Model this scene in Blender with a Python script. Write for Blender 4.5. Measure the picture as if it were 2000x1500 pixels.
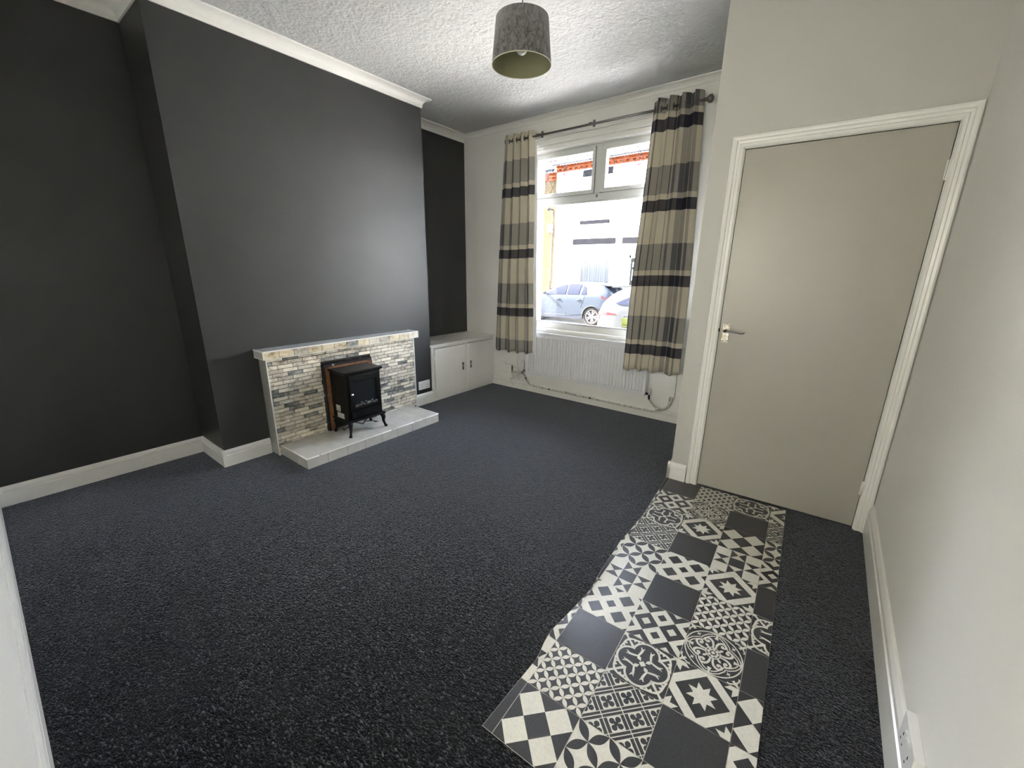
import bpy, bmesh, math, random
from mathutils import Vector, Matrix
S = bpy.context.scene
for o in list(bpy.data.objects): bpy.data.objects.remove(o, do_unlink=True)
rnd = random.Random(7)
PI = math.pi
COL = S.collection

# ------------------------------------------------------------ camera
D = PI/180
yaw, pitch, roll = 37.2265*D, -15.5316*D, 0.7451*D
Fv = Vector((-math.sin(yaw)*math.cos(pitch), math.cos(yaw)*math.cos(pitch), math.sin(pitch)))
Rv = Vector((math.cos(yaw), math.sin(yaw), 0)); Uv = Rv.cross(Fv)
R2 = Rv*math.cos(roll)+Uv*math.sin(roll); U2 = -Rv*math.sin(roll)+Uv*math.cos(roll)
cd = bpy.data.cameras.new('camera'); cam = bpy.data.objects.new('camera', cd); COL.objects.link(cam)
M = Matrix((R2, U2, -Fv)).transposed().to_4x4(); M.translation = Vector((0, 0, 1.3586))
cam.matrix_world = M
cd.sensor_fit = 'HORIZONTAL'; cd.sensor_width = 36; cd.lens = 36*804.18/2000; cd.clip_start = .02; cd.clip_end = 300
S.camera = cam

# ------------------------------------------------------------ light
W = bpy.data.worlds.new('sky'); S.world = W; W.use_nodes = True
nt = W.node_tree; bg = nt.nodes['Background']
sk = nt.nodes.new('ShaderNodeTexSky'); sk.sky_type = 'NISHITA'; sk.sun_disc = False
sk.sun_elevation = 50*D; sk.sun_rotation = 260*D; sk.dust_density = 3.0; sk.air_density = 1.0; sk.ozone_density = 1.0
hz_ = nt.nodes.new('ShaderNodeHueSaturation'); hz_.inputs['Saturation'].default_value = .55
nt.links.new(sk.outputs[0], hz_.inputs['Color']); nt.links.new(hz_.outputs[0], bg.inputs[0]); bg.inputs[1].default_value = 3.8
sun = bpy.data.lights.new('sun', 'SUN'); sun.energy = 150; sun.angle = .01; sun.color = (1, .96, .9)
so = bpy.data.objects.new('sun', sun); COL.objects.link(so); so.location = (0, -5, 12)
so.rotation_euler = Vector((.80, .16, -.58)).to_track_quat('-Z', 'Y').to_euler()
fill_l = bpy.data.lights.new('rear_fill_light', 'AREA'); fill_l.shape = 'RECTANGLE'; fill_l.size = 1.0; fill_l.size_y = 1.1; fill_l.energy = 15; fill_l.color = (1, .955, .87)  # fill lamp added behind the camera, for a bright source inferred there
fill_o = bpy.data.objects.new('rear_fill_light', fill_l); COL.objects.link(fill_o); fill_o.location = (-.95, -1.19, 1.5); fill_o.rotation_euler = (PI/2, 0, PI)
S.view_settings.view_transform = 'Standard'; S.view_settings.look = 'None'
S.view_settings.exposure = 1.5; S.view_settings.gamma = 1; S.view_settings.use_curve_mapping = False

# ------------------------------------------------------------ materials
def srgb(r, g, b):
    f = lambda c: (c/255/12.92) if c/255 <= .04045 else ((c/255+.055)/1.055)**2.4
    return (f(r), f(g), f(b), 1)
def mat(name, col, rough=.5, metal=0, noise=0, nscale=8, bump=0, bscale=60, spec=.5, col2=None, detail=4, coat=0, sheen=0, bdist=.01, thresh=None):
    m = bpy.data.materials.new(name); m.use_nodes = True; n = m.node_tree; b = n.nodes['Principled BSDF']
    b.inputs['Base Color'].default_value = col; b.inputs['Roughness'].default_value = rough
    b.inputs['Metallic'].default_value = metal; b.inputs['Specular IOR Level'].default_value = spec
    if coat: b.inputs['Coat Weight'].default_value = coat; b.inputs['Coat Roughness'].default_value = .08
    if sheen: b.inputs['Sheen Weight'].default_value = sheen
    tc = n.nodes.new('ShaderNodeTexCoord')
    if noise or col2:
        t = n.nodes.new('ShaderNodeTexNoise'); t.inputs['Scale'].default_value = nscale; t.inputs['Detail'].default_value = detail
        n.links.new(tc.outputs['Object'], t.inputs['Vector'])
        r = n.nodes.new('ShaderNodeValToRGB'); lo, hi = thresh or (.3, .7)
        r.color_ramp.elements[0].position = lo; r.color_ramp.elements[1].position = hi
        r.color_ramp.elements[0].color = tuple(c*(1-noise) for c in col[:3])+(1,)
        r.color_ramp.elements[1].color = col2 or tuple(min(1, c*(1+noise)) for c in col[:3])+(1,)
        n.links.new(t.outputs['Fac'], r.inputs[0]); n.links.new(r.outputs[0], b.inputs['Base Color'])
    if bump:
        t2 = n.nodes.new('ShaderNodeTexNoise'); t2.inputs['Scale'].default_value = bscale; t2.inputs['Detail'].default_value = 5
        n.links.new(tc.outputs['Object'], t2.inputs['Vector'])
        bp = n.nodes.new('ShaderNodeBump'); bp.inputs['Strength'].default_value = bump; bp.inputs['Distance'].default_value = bdist
        n.links.new(t2.outputs['Fac'], bp.inputs['Height']); n.links.new(bp.outputs[0], b.inputs['Normal'])
    return m
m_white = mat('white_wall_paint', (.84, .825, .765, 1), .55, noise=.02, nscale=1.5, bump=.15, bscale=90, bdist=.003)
m_white_dim = mat('white_wall_paint_dim', (.54, .528, .475, 1), .5, noise=.02, nscale=1.5, bump=.15, bscale=90, bdist=.003)  # same white paint, with the partition's dimmer light put into the colour
m_gloss = mat('white_gloss_paint', (.82, .805, .745, 1), .28, noise=.02, nscale=4, bump=.12, bscale=22, bdist=.004)
m_door = mat('door_paint', (.41, .388, .325, 1), .30, noise=.02, nscale=3, bump=.22, bscale=160, bdist=.002)
m_dark = mat('charcoal_wall_paint', (.0315, .0322, .029, 1), .50, noise=.10, nscale=2.2, bump=.12, bscale=110, bdist=.003)
m_upvc = mat('white_upvc', (.64, .64, .60, 1), .30)
m_rad = mat('radiator_enamel', (.78, .78, .77, 1), .30)
m_plast = mat('white_plastic', (.82, .81, .78, 1), .35)
m_black = mat('black_enamel', (.004, .004, .004, 1), .38, spec=.22)
m_blackmatt = mat('black_matt', (.004, .004, .004, 1), .8)
m_chrome = mat('chrome', (.75, .75, .75, 1), .15, 1)
m_boxfloor = mat('fill_box_floor', (.35, .33, .30, 1), .5)
m_steel = mat('brushed_nickel', (.22, .21, .20, 1), .35, 1)
m_brassworn = mat('worn_brass', (.50, .43, .30, 1), .35, .6, noise=.4, nscale=60, col2=(.72, .68, .6, 1))
m_wood = mat('chipboard', (.20, .085, .03, 1), .6, noise=.35, nscale=30)
m_slate = mat('grey_glazed_tile', (.50, .51, .50, 1), .22, noise=.08, nscale=14)
m_hearth = mat('hearth_tile', (.52, .50, .44, 1), .26, noise=.08, nscale=12)
m_side = mat('surround_side_tile', (.34, .33, .29, 1), .25, noise=.06, nscale=12)
m_grout = mat('grey_grout', (.13, .125, .11, 1), .9)
m_mortar = mat('dark_mortar', (.035, .028, .02, 1), .9)
m_cable = mat('cable_sleeve', (.6, .58, .5, 1), .5)
m_pipe = mat('painted_pipe', (.60, .57, .48, 1), .4, noise=.0, nscale=22, col2=(.03, .025, .02, 1), thresh=(.58, .62))
m_yellow = mat('faded_sticker', (.45, .5, .14, 1), .5)
m_ink = mat('sticker_ink', (.12, .16, .05, 1), .6)

def brickmat(name, a, b_, c):
    m = bpy.data.materials.new(name); m.use_nodes = True; n = m.node_tree; p = n.nodes['Principled BSDF']
    p.inputs['Roughness'].default_value = .45
    tc = n.nodes.new('ShaderNodeTexCoord'); oi = n.nodes.new('ShaderNodeObjectInfo'); mp = n.nodes.new('ShaderNodeMapping')
    mp.inputs['Scale'].default_value = (1, .8, 1.3); mp.inputs['Rotation'].default_value = (.7, 0, 0)
    cx = n.nodes.new('ShaderNodeCombineXYZ'); mu = n.nodes.new('ShaderNodeMath'); mu.operation = 'MULTIPLY'; mu.inputs[1].default_value = 37
    n.links.new(oi.outputs['Random'], mu.inputs[0]); n.links.new(mu.outputs[0], cx.inputs[0]); n.links.new(mu.outputs[0], cx.inputs[1])
    ad = n.nodes.new('ShaderNodeVectorMath'); n.links.new(tc.outputs['Object'], ad.inputs[0]); n.links.new(cx.outputs[0], ad.inputs[1])
    n.links.new(ad.outputs[0], mp.inputs[0])
    t = n.nodes.new('ShaderNodeTexNoise'); t.inputs['Scale'].default_value = 24; t.inputs['Detail'].default_value = 5; t.inputs['Distortion'].default_value = .6
    n.links.new(mp.outputs[0], t.inputs['Vector'])
    r = n.nodes.new('ShaderNodeValToRGB'); e = r.color_ramp.elements
    e[0].position = .28; e[0].color = a; e[1].position = .62; e[1].color = c; x = e.new(.42); x.color = b_
    n.links.new(t.outputs['Fac'], r.inputs[0])
    hs = n.nodes.new('ShaderNodeHueSaturation'); mr = n.nodes.new('ShaderNodeMapRange'); mr.inputs['To Min'].default_value = .78; mr.inputs['To Max'].default_value = 1.12
    n.links.new(oi.outputs['Random'], mr.inputs[0]); n.links.new(mr.outputs[0], hs.inputs['Value']); n.links.new(r.outputs[0], hs.inputs['Color'])
    n.links.new(hs.outputs[0], p.inputs['Base Color'])
    bp = n.nodes.new('ShaderNodeBump'); bp.inputs['Strength'].default_value = .5; bp.inputs['Distance'].default_value = .004
    n.links.new(t.outputs['Fac'], bp.inputs['Height']); n.links.new(bp.outputs[0], p.inputs['Normal'])
    return m
m_bk_cream = brickmat('cream_slip_brick', (.30, .24, .17, 1), (.66, .59, .46, 1), (.80, .74, .61, 1))
m_bk_mid = brickmat('mottled_slip_brick', (.13, .11, .085, 1), (.42, .37, .29, 1), (.66, .60, .48, 1))
m_bk_dark = brickmat('grey_slip_brick', (.05, .05, .045, 1), (.15, .15, .135, 1), (.34, .33, .28, 1))
m_bk_gold = brickmat('ochre_slip_brick', (.22, .15, .08, 1), (.52, .42, .27, 1), (.66, .58, .42, 1))

# carpet: black loop pile flecked with grey
def carpet():
    m = bpy.data.materials.new('charcoal_loop_carpet'); m.use_nodes = True; n = m.node_tree; p = n.nodes['Principled BSDF']
    p.inputs['Roughness'].default_value = .9; p.inputs['Specular IOR Level'].default_value = .12
    p.inputs['Sheen Weight'].default_value = .55; p.inputs['Sheen Roughness'].default_value = .30
    p.inputs['Sheen Tint'].default_value = (.84, .90, 1, 1)
    tc = n.nodes.new('ShaderNodeTexCoord')
    mp = n.nodes.new('ShaderNodeMapping'); mp.inputs['Scale'].default_value = (.62, 1.35, 1); mp.inputs['Rotation'].default_value = (0, 0, .06)
    n.links.new(tc.outputs['Object'], mp.inputs[0])
    v = n.nodes.new('ShaderNodeTexVoronoi'); v.inputs['Scale'].default_value = 200; n.links.new(mp.outputs[0], v.inputs['Vector'])
    wn = n.nodes.new('ShaderNodeTexWhiteNoise'); wn.noise_dimensions = '3D'; n.links.new(v.outputs['Color'], wn.inputs['Vector'])
    def scaled(sock, k, off):
        a = n.nodes.new('ShaderNodeMath'); a.operation = 'MULTIPLY_ADD'; a.inputs[1].default_value = k; a.inputs[2].default_value = off; n.links.new(sock, a.inputs[0]); return a.outputs[0]
    def noise(sc, d):
        t = n.nodes.new('ShaderNodeTexNoise'); t.inputs['Scale'].default_value = sc; t.inputs['Detail'].default_value = d; n.links.new(mp.outputs[0], t.inputs['Vector']); return t.outputs['Fac']
    def add(a, b_):
        q = n.nodes.new('ShaderNodeMath'); q.operation = 'ADD'; n.links.new(a, q.inputs[0]); n.links.new(b_, q.inputs[1]); return q.outputs[0]
    fac = add(add(scaled(wn.outputs['Value'], .62, 0), scaled(noise(105, 3), 1.5, -.60)), scaled(noise(40, 2), .45, -.225))
    r = n.nodes.new('ShaderNodeValToRGB'); e = r.color_ramp.elements
    e[0].position = .28; e[0].color = (.0015, .0016, .0019, 1); e[1].position = 1.0; e[1].color = (.125, .127, .132, 1)
    x = e.new(.66); x.color = (.0125, .0128, .014, 1)
    n.links.new(fac, r.inputs[0]); n.links.new(r.outputs[0], p.inputs['Base Color'])
    bp = n.nodes.new('ShaderNodeBump'); bp.inputs['Strength'].default_value = 1.0; bp.inputs['Distance'].default_value = .005
    hh = add(scaled(v.outputs['Distance'], -.8, .5), scaled(noise(85, 3), .8, 0))
    n.links.new(hh, bp.inputs['Height']); n.links.new(bp.outputs[0], p.inputs['Normal'])
    return m
m_carpet = carpet()

def ceilmat():
    m = mat('artex_ceiling', (.57, .57, .548, 1), .75)
    n = m.node_tree; p = n.nodes['Principled BSDF']; tc = [x for x in n.nodes if x.type == 'TEX_COORD'][0]
    a = n.nodes.new('ShaderNodeTexNoise'); a.inputs['Scale'].default_value = 16; a.inputs['Detail'].default_value = 6; a.inputs['Roughness'].default_value = .62
    b = n.nodes.new('ShaderNodeTexVoronoi'); b.inputs['Scale'].default_value = 55; b.feature = 'SMOOTH_F1'
    for t in (a, b): n.links.new(tc.outputs['Object'], t.inputs['Vector'])
    ad = n.nodes.new('ShaderNodeMath'); ad.operation = 'MULTIPLY_ADD'; ad.inputs[1].default_value = .35
    n.links.new(b.outputs['Distance'], ad.inputs[0]); n.links.new(a.outputs['Fac'], ad.inputs[2])
    bp = n.nodes.new('ShaderNodeBump'); bp.inputs['Strength'].default_value = .9; bp.inputs['Distance'].default_value = .014
    n.links.new(ad.outputs[0], bp.inputs['Height']); n.links.new(bp.outputs[0], p.inputs['Normal'])
    return m
m_ceil = ceilmat()

def glassmat(name, tint=(1, 1, 1, 1), gl=.06):
    m = bpy.data.materials.new(name); m.use_nodes = True; n = m.node_tree; n.nodes.clear()
    out = n.nodes.new('ShaderNodeOutputMaterial'); tr = n.nodes.new('ShaderNodeBsdfTransparent'); tr.inputs[0].default_value = tint
    g = n.nodes.new('ShaderNodeBsdfGlossy'); g.inputs['Roughness'].default_value = .02
    fr = n.nodes.new('ShaderNodeFresnel'); fr.inputs[0].default_value = 1.3
    mx = n.nodes.new('ShaderNodeMixShader'); n.links.new(fr.outputs[0], mx.inputs[0])
    n.links.new(tr.outputs[0], mx.inputs[1]); n.links.new(g.outputs[0], mx.inputs[2]); n.links.new(mx.outputs[0], out.inputs[0])
    return m
m_glass = glassmat('clear_glass')
m_red = mat('red_glass_jewel', (.75, .02, .03, 1), .1)
nr = m_red.node_tree.nodes['Principled BSDF']; nr.inputs['Transmission Weight'].default_value = .5

# plaid curtain cloth, driven by the flat cloth's UV
def plaid(name, top):
    m = bpy.data.materials.new(name); m.use_nodes = True; n = m.node_tree; p = n.nodes['Principled BSDF']
    p.inputs['Roughness'].default_value = .9; p.inputs['Specular IOR Level'].default_value = .1
    uv = n.nodes.new('ShaderNodeUVMap'); sp = n.nodes.new('ShaderNodeSeparateXYZ'); n.links.new(uv.outputs[0], sp.inputs[0])
    def band(sock, period, stops, off):
        a = n.nodes.new('ShaderNodeMath'); a.operation = 'ADD'; a.inputs[1].default_value = off; n.links.new(sock, a.inputs[0])
        d = n.nodes.new('ShaderNodeMath'); d.operation = 'DIVIDE'; d.inputs[1].default_value = period; n.links.new(a.outputs[0], d.inputs[0])
        f = n.nodes.new('ShaderNodeMath'); f.operation = 'FRACT'; n.links.new(d.outputs[0], f.inputs[0])
        r = n.nodes.new('ShaderNodeValToRGB'); r.color_ramp.interpolation = 'CONSTANT'; e = r.color_ramp.elements
        e[0].position = 0; e[0].color = stops[0][1]; e[1].position = stops[1][0]/period; e[1].color = stops[1][1]
        for q, c in stops[2:]:
            x = e.new(q/period); x.color = c
        n.links.new(f.outputs[0], r.inputs[0]); return r
    cr = (.76, .70, .55, 1); gy = (.16, .158, .165, 1); dk = (.030, .030, .050, 1)
    # v: distance below 'top' in metres
    weft = band(sp.outputs[1], .604, [(0, dk), (.088, cr), (.346, gy), (.560, cr)], 6.04-top)
    isd = band(sp.outputs[1], .604, [(0, (.86, .86, .86, 1)), (.088, (.5, .5, .5, 1)), (.346, (.55, .55, .55, 1)), (.560, (.5, .5, .5, 1))], 6.04-top)
    warp = band(sp.outputs[0], .42, [(0, cr), (.10, gy), (.16, cr), (.235, (.07, .07, .085, 1)), (.30, cr), (.36, (.20, .19, .185, 1))], 0)
    mx = n.nodes.new('ShaderNodeMix'); mx.data_type = 'RGBA'
    n.links.new(isd.outputs[0], mx.inputs[0]); n.links.new(warp.outputs[0], mx.inputs[6]); n.links.new(weft.outputs[0], mx.inputs[7])
    wv = n.nodes.new('ShaderNodeTexNoise'); wv.inputs['Scale'].default_value = 1; mp = n.nodes.new('ShaderNodeMapping'); mp.inputs['Scale'].default_value = (120, 420, 1)
    n.links.new(uv.outputs[0], mp.inputs[0]); n.links.new(mp.outputs[0], wv.inputs['Vector'])
    mr = n.nodes.new('ShaderNodeMapRange'); mr.inputs['To Min'].default_value = .72; mr.inputs['To Max'].default_value = 1.28
    n.links.new(wv.outputs['Fac'], mr.inputs[0]); hs = n.nodes.new('ShaderNodeHueSaturation'); n.links.new(mr.outputs[0], hs.inputs['Value'])
    n.links.new(mx.outputs[2], hs.inputs['Color']); n.links.new(hs.outputs[0], p.inputs['Base Color'])
    tl = n.nodes.new('ShaderNodeBsdfTranslucent'); n.links.new(hs.outputs[0], tl.inputs[0])
    ms = n.nodes.new('ShaderNodeMixShader'); ms.inputs[0].default_value = .25
    out = [x for x in n.nodes if x.type == 'OUTPUT_MATERIAL'][0]
    n.links.new(p.outputs[0], ms.inputs[1]); n.links.new(tl.outputs[0], ms.inputs[2]); n.links.new(ms.outputs[0], out.inputs[0])
    return m
m_plaidL = plaid('plaid_cloth_a', 0); m_plaidR = plaid('plaid_cloth_b', 0)
m_lining = mat('curtain_lining', (.8, .8, .8, 1), .9)

# ------------------------------------------------------------ mesh helpers
ORG = {}
class MB:
    def __init__(s): s.v = []; s.f = []; s.m = []; s.sm = []
    def add(s, vs, fs, mi=0, sm=False):
        k = len(s.v); s.v += [tuple(v) for v in vs]; s.f += [tuple(i+k for i in f) for f in fs]; s.m += [mi]*len(fs); s.sm += [sm]*len(fs)
    def box(s, x0, x1, y0, y1, z0, z1, mi=0):
        if x0 > x1: x0, x1 = x1, x0
        if y0 > y1: y0, y1 = y1, y0
        if z0 > z1: z0, z1 = z1, z0
        s.add([(x0, y0, z0), (x1, y0, z0), (x1, y1, z0), (x0, y1, z0), (x0, y0, z1), (x1, y0, z1), (x1, y1, z1), (x0, y1, z1)],
              [(0, 3, 2, 1), (4, 5, 6, 7), (0, 1, 5, 4), (1, 2, 6, 5), (2, 3, 7, 6), (3, 0, 4, 7)], mi); return s
    def prism(s, prof, a, b, mi=0, sm=False):
        """prof: function-free list of 3D start points; extruded from offset a to offset b (Vectors)"""
        n = len(prof); A = [Vector(q)+Vector(a) for q in prof]; B = [Vector(q)+Vector(b) for q in prof]
        s.add(A+B, [(i, (i+1) % n, n+(i+1) % n, n+i) for i in range(n)], mi, sm)
        s.add(A, [tuple(range(n))[::-1]], mi); s.add(B, [tuple(range(n))], mi); return s
    def tube(s, pts, r, n=10, mi=0, cap=True):
        pts = [Vector(q) for q in pts]; rings = []; up = Vector((0, 0, 1))
        for i, q in enumerate(pts):
            d = (pts[min(i+1, len(pts)-1)]-pts[max(i-1, 0)]).normalized()
            a = d.cross(up)
            if a.length < .05: a = d.cross(Vector((1, 0, 0)))
            a.normalize(); b = d.cross(a); rr = r[i] if isinstance(r, (list, tuple)) else r
            rings.append([q+a*rr*math.cos(t*2*PI/n)+b*rr*math.sin(t*2*PI/n) for t in range(n)])
        s.add([v for g in rings for v in g], [(i*n+j, i*n+(j+1) % n, (i+1)*n+(j+1) % n, (i+1)*n+j) for i in range(len(pts)-1) for j in range(n)], mi, True)
        if cap: s.add(rings[0], [tuple(range(n))], mi); s.add(rings[-1], [tuple(range(n))[::-1]], mi)
        return s
    def lathe(s, c, prof, axis='z', n=32, mi=0):
        c = Vector(c); vs = []
        for (r, h) in prof:
            for k in range(n):
                t = 2*PI*k/n; x, y = r*math.cos(t), r*math.sin(t)
                vs.append(c+Vector({'z': (x, y, h), 'x': (h, x, y), 'y': (x, h, y)}[axis]))
        s.add(vs, [(i*n+j, i*n+(j+1) % n, (i+1)*n+(j+1) % n, (i+1)*n+j) for i in range(len(prof)-1) for j in range(n)], mi, True); return s
    def sphere(s, c, r, n=16, mi=0, sz=1):
        return s.lathe(c, [(max(1e-4, r*math.sin(PI*i/8)), -r*sz*math.cos(PI*i/8)) for i in range(9)], 'z', n, mi)
    def build(s, name, mats, parent=None, org=None, xf=None, bevel=0, seg=2):
        vs = [Vector(v) for v in s.v]
        if xf is not None: vs = [xf @ v for v in vs]
        if parent is not None: o0 = ORG[parent]
        elif org is not None: o0 = Vector(org)
        else:
            o0 = Vector((sum(v.x for v in vs)/len(vs), sum(v.y for v in vs)/len(vs), min(v.z for v in vs)))
        me = bpy.data.meshes.new(name); me.from_pydata([v-o0 for v in vs], [], s.f)
        if not isinstance(mats, (list, tuple)): mats = [mats]
        for m in mats: me.materials.append(m)
        me.polygons.foreach_set('material_index', s.m); me.polygons.foreach_set('use_smooth', s.sm)
        bm = bmesh.new(); bm.from_mesh(me)
        bmesh.ops.remove_doubles(bm, verts=bm.verts, dist=1e-5)
        bmesh.ops.recalc_face_normals(bm, faces=bm.faces)
        bm.to_mesh(me); bm.free(); me.update()
        o = bpy.data.objects.new(name, me); COL.objects.link(o)
        if parent is not None: o.parent = parent; ORG[o] = o0
        else: o.location = o0; ORG[o] = o0
        if bevel:
            bv = o.modifiers.new('bevel', 'BEVEL'); bv.width = bevel; bv.segments = seg; bv.limit_method = 'ANGLE'; bv.harden_normals = False
        return o
def box(*a, mi=0): return MB().box(*a, mi=mi)
def thing(name, label, cat, loc, group=None):
    o = bpy.data.objects.new(name, None); o.empty_display_size = .1; COL.objects.link(o); o.location = loc; ORG[o] = Vector(loc)
    o['label'] = label; o['category'] = cat
    if group: o['group'] = group
    return o
def tag(o, label, cat, group=None):
    o['label'] = label; o['category'] = cat
    if group: o['group'] = group
    return o
def struct(o): o['kind'] = 'structure'; return o
def inst(name, me, parent, loc, scale=(1, 1, 1), m=None):
    o = bpy.data.objects.new(name, me); COL.objects.link(o)
    o.parent = parent; o.location = Vector(loc)-ORG[parent]; o.scale = scale; ORG[o] = Vector(loc)
    return o

# ------------------------------------------------------------ room numbers
XL, XB, XR = -3.606, -3.186, .367
YW, YB0, YB1, YK = 3.7924, .8866, 2.8027, -.132
H = 2.795; TH = .15
def DW(x): return 2.7169+.0454*x          # face of the partition with the door
xfd = Matrix.Translation((0, 2.7169, 0)) @ Matrix.Rotation(math.atan(.0454), 4, 'Z') @ Matrix.Translation((0, -2.7169, 0))
WX0, WX1, WZ0, WZ1 = -2.665, -1.205, .745, 2.49   # window opening

# floor and ceiling
struct(box(XL-TH, XR+TH, YK-TH, YW+.25, -.12, 0).build('floor', m_carpet, org=(0, 0, 0)))
struct(box(XL-TH, XR+TH, YK-TH, YW+.25, H, H+.15).build('ceiling', m_ceil, org=(0, 0, H)))
# walls
struct(box(XL-TH, XL, YK-TH, YW+.25, 0, H).build('wall_left', m_dark))
struct(box(XL, XB, YB0, YB1, 0, H).build('wall_chimney_breast', m_dark))
struct(box(XR, XR+TH, YK-TH, YW+.25, 0, H).build('wall_right', m_white))
BX0, BX1, BZ0, BZ1 = -1.60, .25, .50, 2.15      # opening added behind the camera to let the fill light in
w = MB(); w.box(XL, BX0, YK-TH, YK, 0, H); w.box(BX1, XR, YK-TH, YK, 0, H); w.box(BX0, BX1, YK-TH, YK, BZ1, H); w.box(BX0, BX1, YK-TH, YK, 0, BZ0)
struct(w.build('wall_back', m_white))
KY = -1.25  # closed box added round the fill lamp, keeps the sky out
struct(box(-2.3, 1.0, KY-.1, KY, 0, 2.5).build('wall_fill_box_back', m_white)); struct(box(-2.4, -2.3, KY-.1, YK-TH, 0, 2.5).build('wall_fill_box_left', m_white)); struct(box(1.0, 1.1, KY-.1, YK-TH, 0, 2.5).build('wall_fill_box_right', m_white))
struct(box(-2.4, 1.1, KY-.1, YK-TH, 2.5, 2.6).build('ceiling_fill_box', m_white)); struct(box(-2.4, 1.1, KY-.1, YK-TH, -.12, 0).build('floor_fill_box', m_boxfloor))
w = MB(); w.box(-1.49, -1.45, KY, KY+.06, .91, 2.09); w.box(-.45, -.41, KY, KY+.06, .91, 2.09); w.box(-1.45, -.45, KY, KY+.06, .91, .95); w.box(-1.45, -.45, KY, KY+.06, 2.05, 2.09)
struct(w.build('fill_light_frame', m_upvc))  # frame added round the fill lamp, unseen
w = MB(); w.box(XL, WX0, YW, YW+.25, 0, H); w.box(WX1, XR, YW, YW+.25, 0, H); w.box(WX0, WX1, YW, YW+.25, 0, WZ0); w.box(WX0, WX1, YW, YW+.25, WZ1, H)
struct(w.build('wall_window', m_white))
# partition: return side and front with door hole
DX0, DX1, DZ = -.503, .3, 1.992
w = MB(); y0 = 2.7169
w.box(-.676, DX0-.012, y0, y0+.11, 0, H); w.box(DX1+.012, XR+.02, y0, y0+.11, 0, H); w.box(DX0-.012, DX1+.012, y0, y0+.11, DZ+.012, H)
w.box(-.676, -.566, y0+.11, YW+.02, 0, H)
struct(w.build('wall_partition', m_white_dim, xf=xfd))

# baseboards: profiled (two steps)
def skprof(h, t): return [(0, 0), (t, 0), (t, h*.68), (t*.62, h*.715), (t*.62, h*.745), (t*.92, h*.775), (t*.86, h*.87), (t*.45, h*.98), (t*.3, h), (0, h)]
def skirt(name, p0, p1, nrm, h=.118, t=.018, z=0, xf=None, ext=(0, 0), m=None):
    p0 = Vector((*p0, z)); p1 = Vector((*p1, z)); n = Vector((*nrm, 0)); d = (p1-p0).normalized()
    b = MB(); pr = [p0+n*a+Vector((0, 0, c)) for a, c in skprof(h, t)]
    b.prism(pr, -d*ext[0], (p1-p0)+d*ext[1]); return b, name, xf
def mk(q, mm=m_gloss):
    b, name, xf = q; return struct(b.build(name, mm, xf=xf))
mk(skirt('baseboard_left', (XL, YK), (XL, YB0), (1, 0)))
for (a, c, n, e) in [((XL, YB0), (XB, YB0), (0, -1), (0, .0175)), ((XB, YB0), (XB, 1.185), (1, 0), (.0182, 0)), ((XB, 2.502), (XB, YB1), (1, 0), (0, 0))]:
    struct(skirt('x', a, c, n, ext=e)[0].build('baseboard_chimney_breast', m_gloss))
mk(skirt('baseboard_window', (XB-.0, YW), (-.66, YW), (0, -1), h=.094))
mk(skirt('baseboard_right', (XR, YK), (XR, DW(XR)-.0), (-1, 0), h=.172, t=.019))
mk(skirt('baseboard_back', (XL, YK), (XR, YK), (0, 1)))
for (a, c, n, e) in [((-.676, y0), (-.578, y0), (0, -1), (.02, 0)), ((-.676, YW), (-.676, y0), (-1, 0), (0, .02))]:
    struct(skirt('x', a, c, n, ext=e, h=.122, t=.02)[0].build('baseboard_partition', m_gloss, xf=xfd))

# coving
def cove(name, segs, h=.072, t=.072, m=m_gloss, top=H):
    b = MB()
    for (p0, p1, n, e) in segs:
        p0 = Vector((*p0, top)); p1 = Vector((*p1, top)); n = Vector((*n, 0)); d = (p1-p0).normalized()
        pr = [(0, 0), (t, 0), (t, -.008), (t*.86, -.010)]+[(t*(.86-.70*math.sin(k*PI/12)), -.010-(h-.022)*(1-math.cos(k*PI/12))) for k in range(1, 7)]+[(t*.14, -h), (0, -h)]
        pp = [p0+n*a+Vector((0, 0, c)) for a, c in pr]
        n_ = len(pp); A = []; B = []
        for q, (a, c) in zip(pp, pr): A.append(q-d*(a if e[0] == 'o' else (-a if e[0] == 'i' else 0))); B.append(q+(p1-p0)+d*(a if e[1] == 'o' else (-a if e[1] == 'i' else 0)))
        b.add(A+B, [(i, (i+1) % n_, n_+(i+1) % n_, n_+i) for i in range(n_)]); b.add(A, [tuple(range(n_))]); b.add(B, [tuple(range(n_))])
    return struct(b.build(name, m))
cove('trim_1', [((XL, YK), (XL, YB0), (1, 0), ('', 'i'))])
cove('trim_2', [((XL, YB0), (XB, YB0), (0, -1), ('i', 'o')), ((XB, YB0), (XB, YB1), (1, 0), ('o', 'o')), ((XL, YB1), (XB, YB1), (0, 1), ('i', 'o'))])
cove('trim_3', [((XL, YB1), (XL, YW), (1, 0), ('i', 'i'))])
cove('trim_4', [((XL, YW), (-.68, YW), (0, -1), ('i', ''))], h=.045, t=.06, m=m_white)
# picture-rail like boards over the window
b = MB(); b.box(-2.69, -1.18, YW-.030, YW+.001, 2.53, 2.585); b.box(-2.69, -1.18, YW-.045, YW+.001, 2.585, 2.600); b.box(-2.69, -1.18, YW-.014, YW+.001, 2.49, 2.53)
struct(b.build('trim_5', m_gloss, bevel=.004))
b = MB(); b.box(-.955, -.90, YW-.012, YW+.001, .094, 2.74); struct(b.build('trim_6', m_gloss, bevel=.003))

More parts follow.
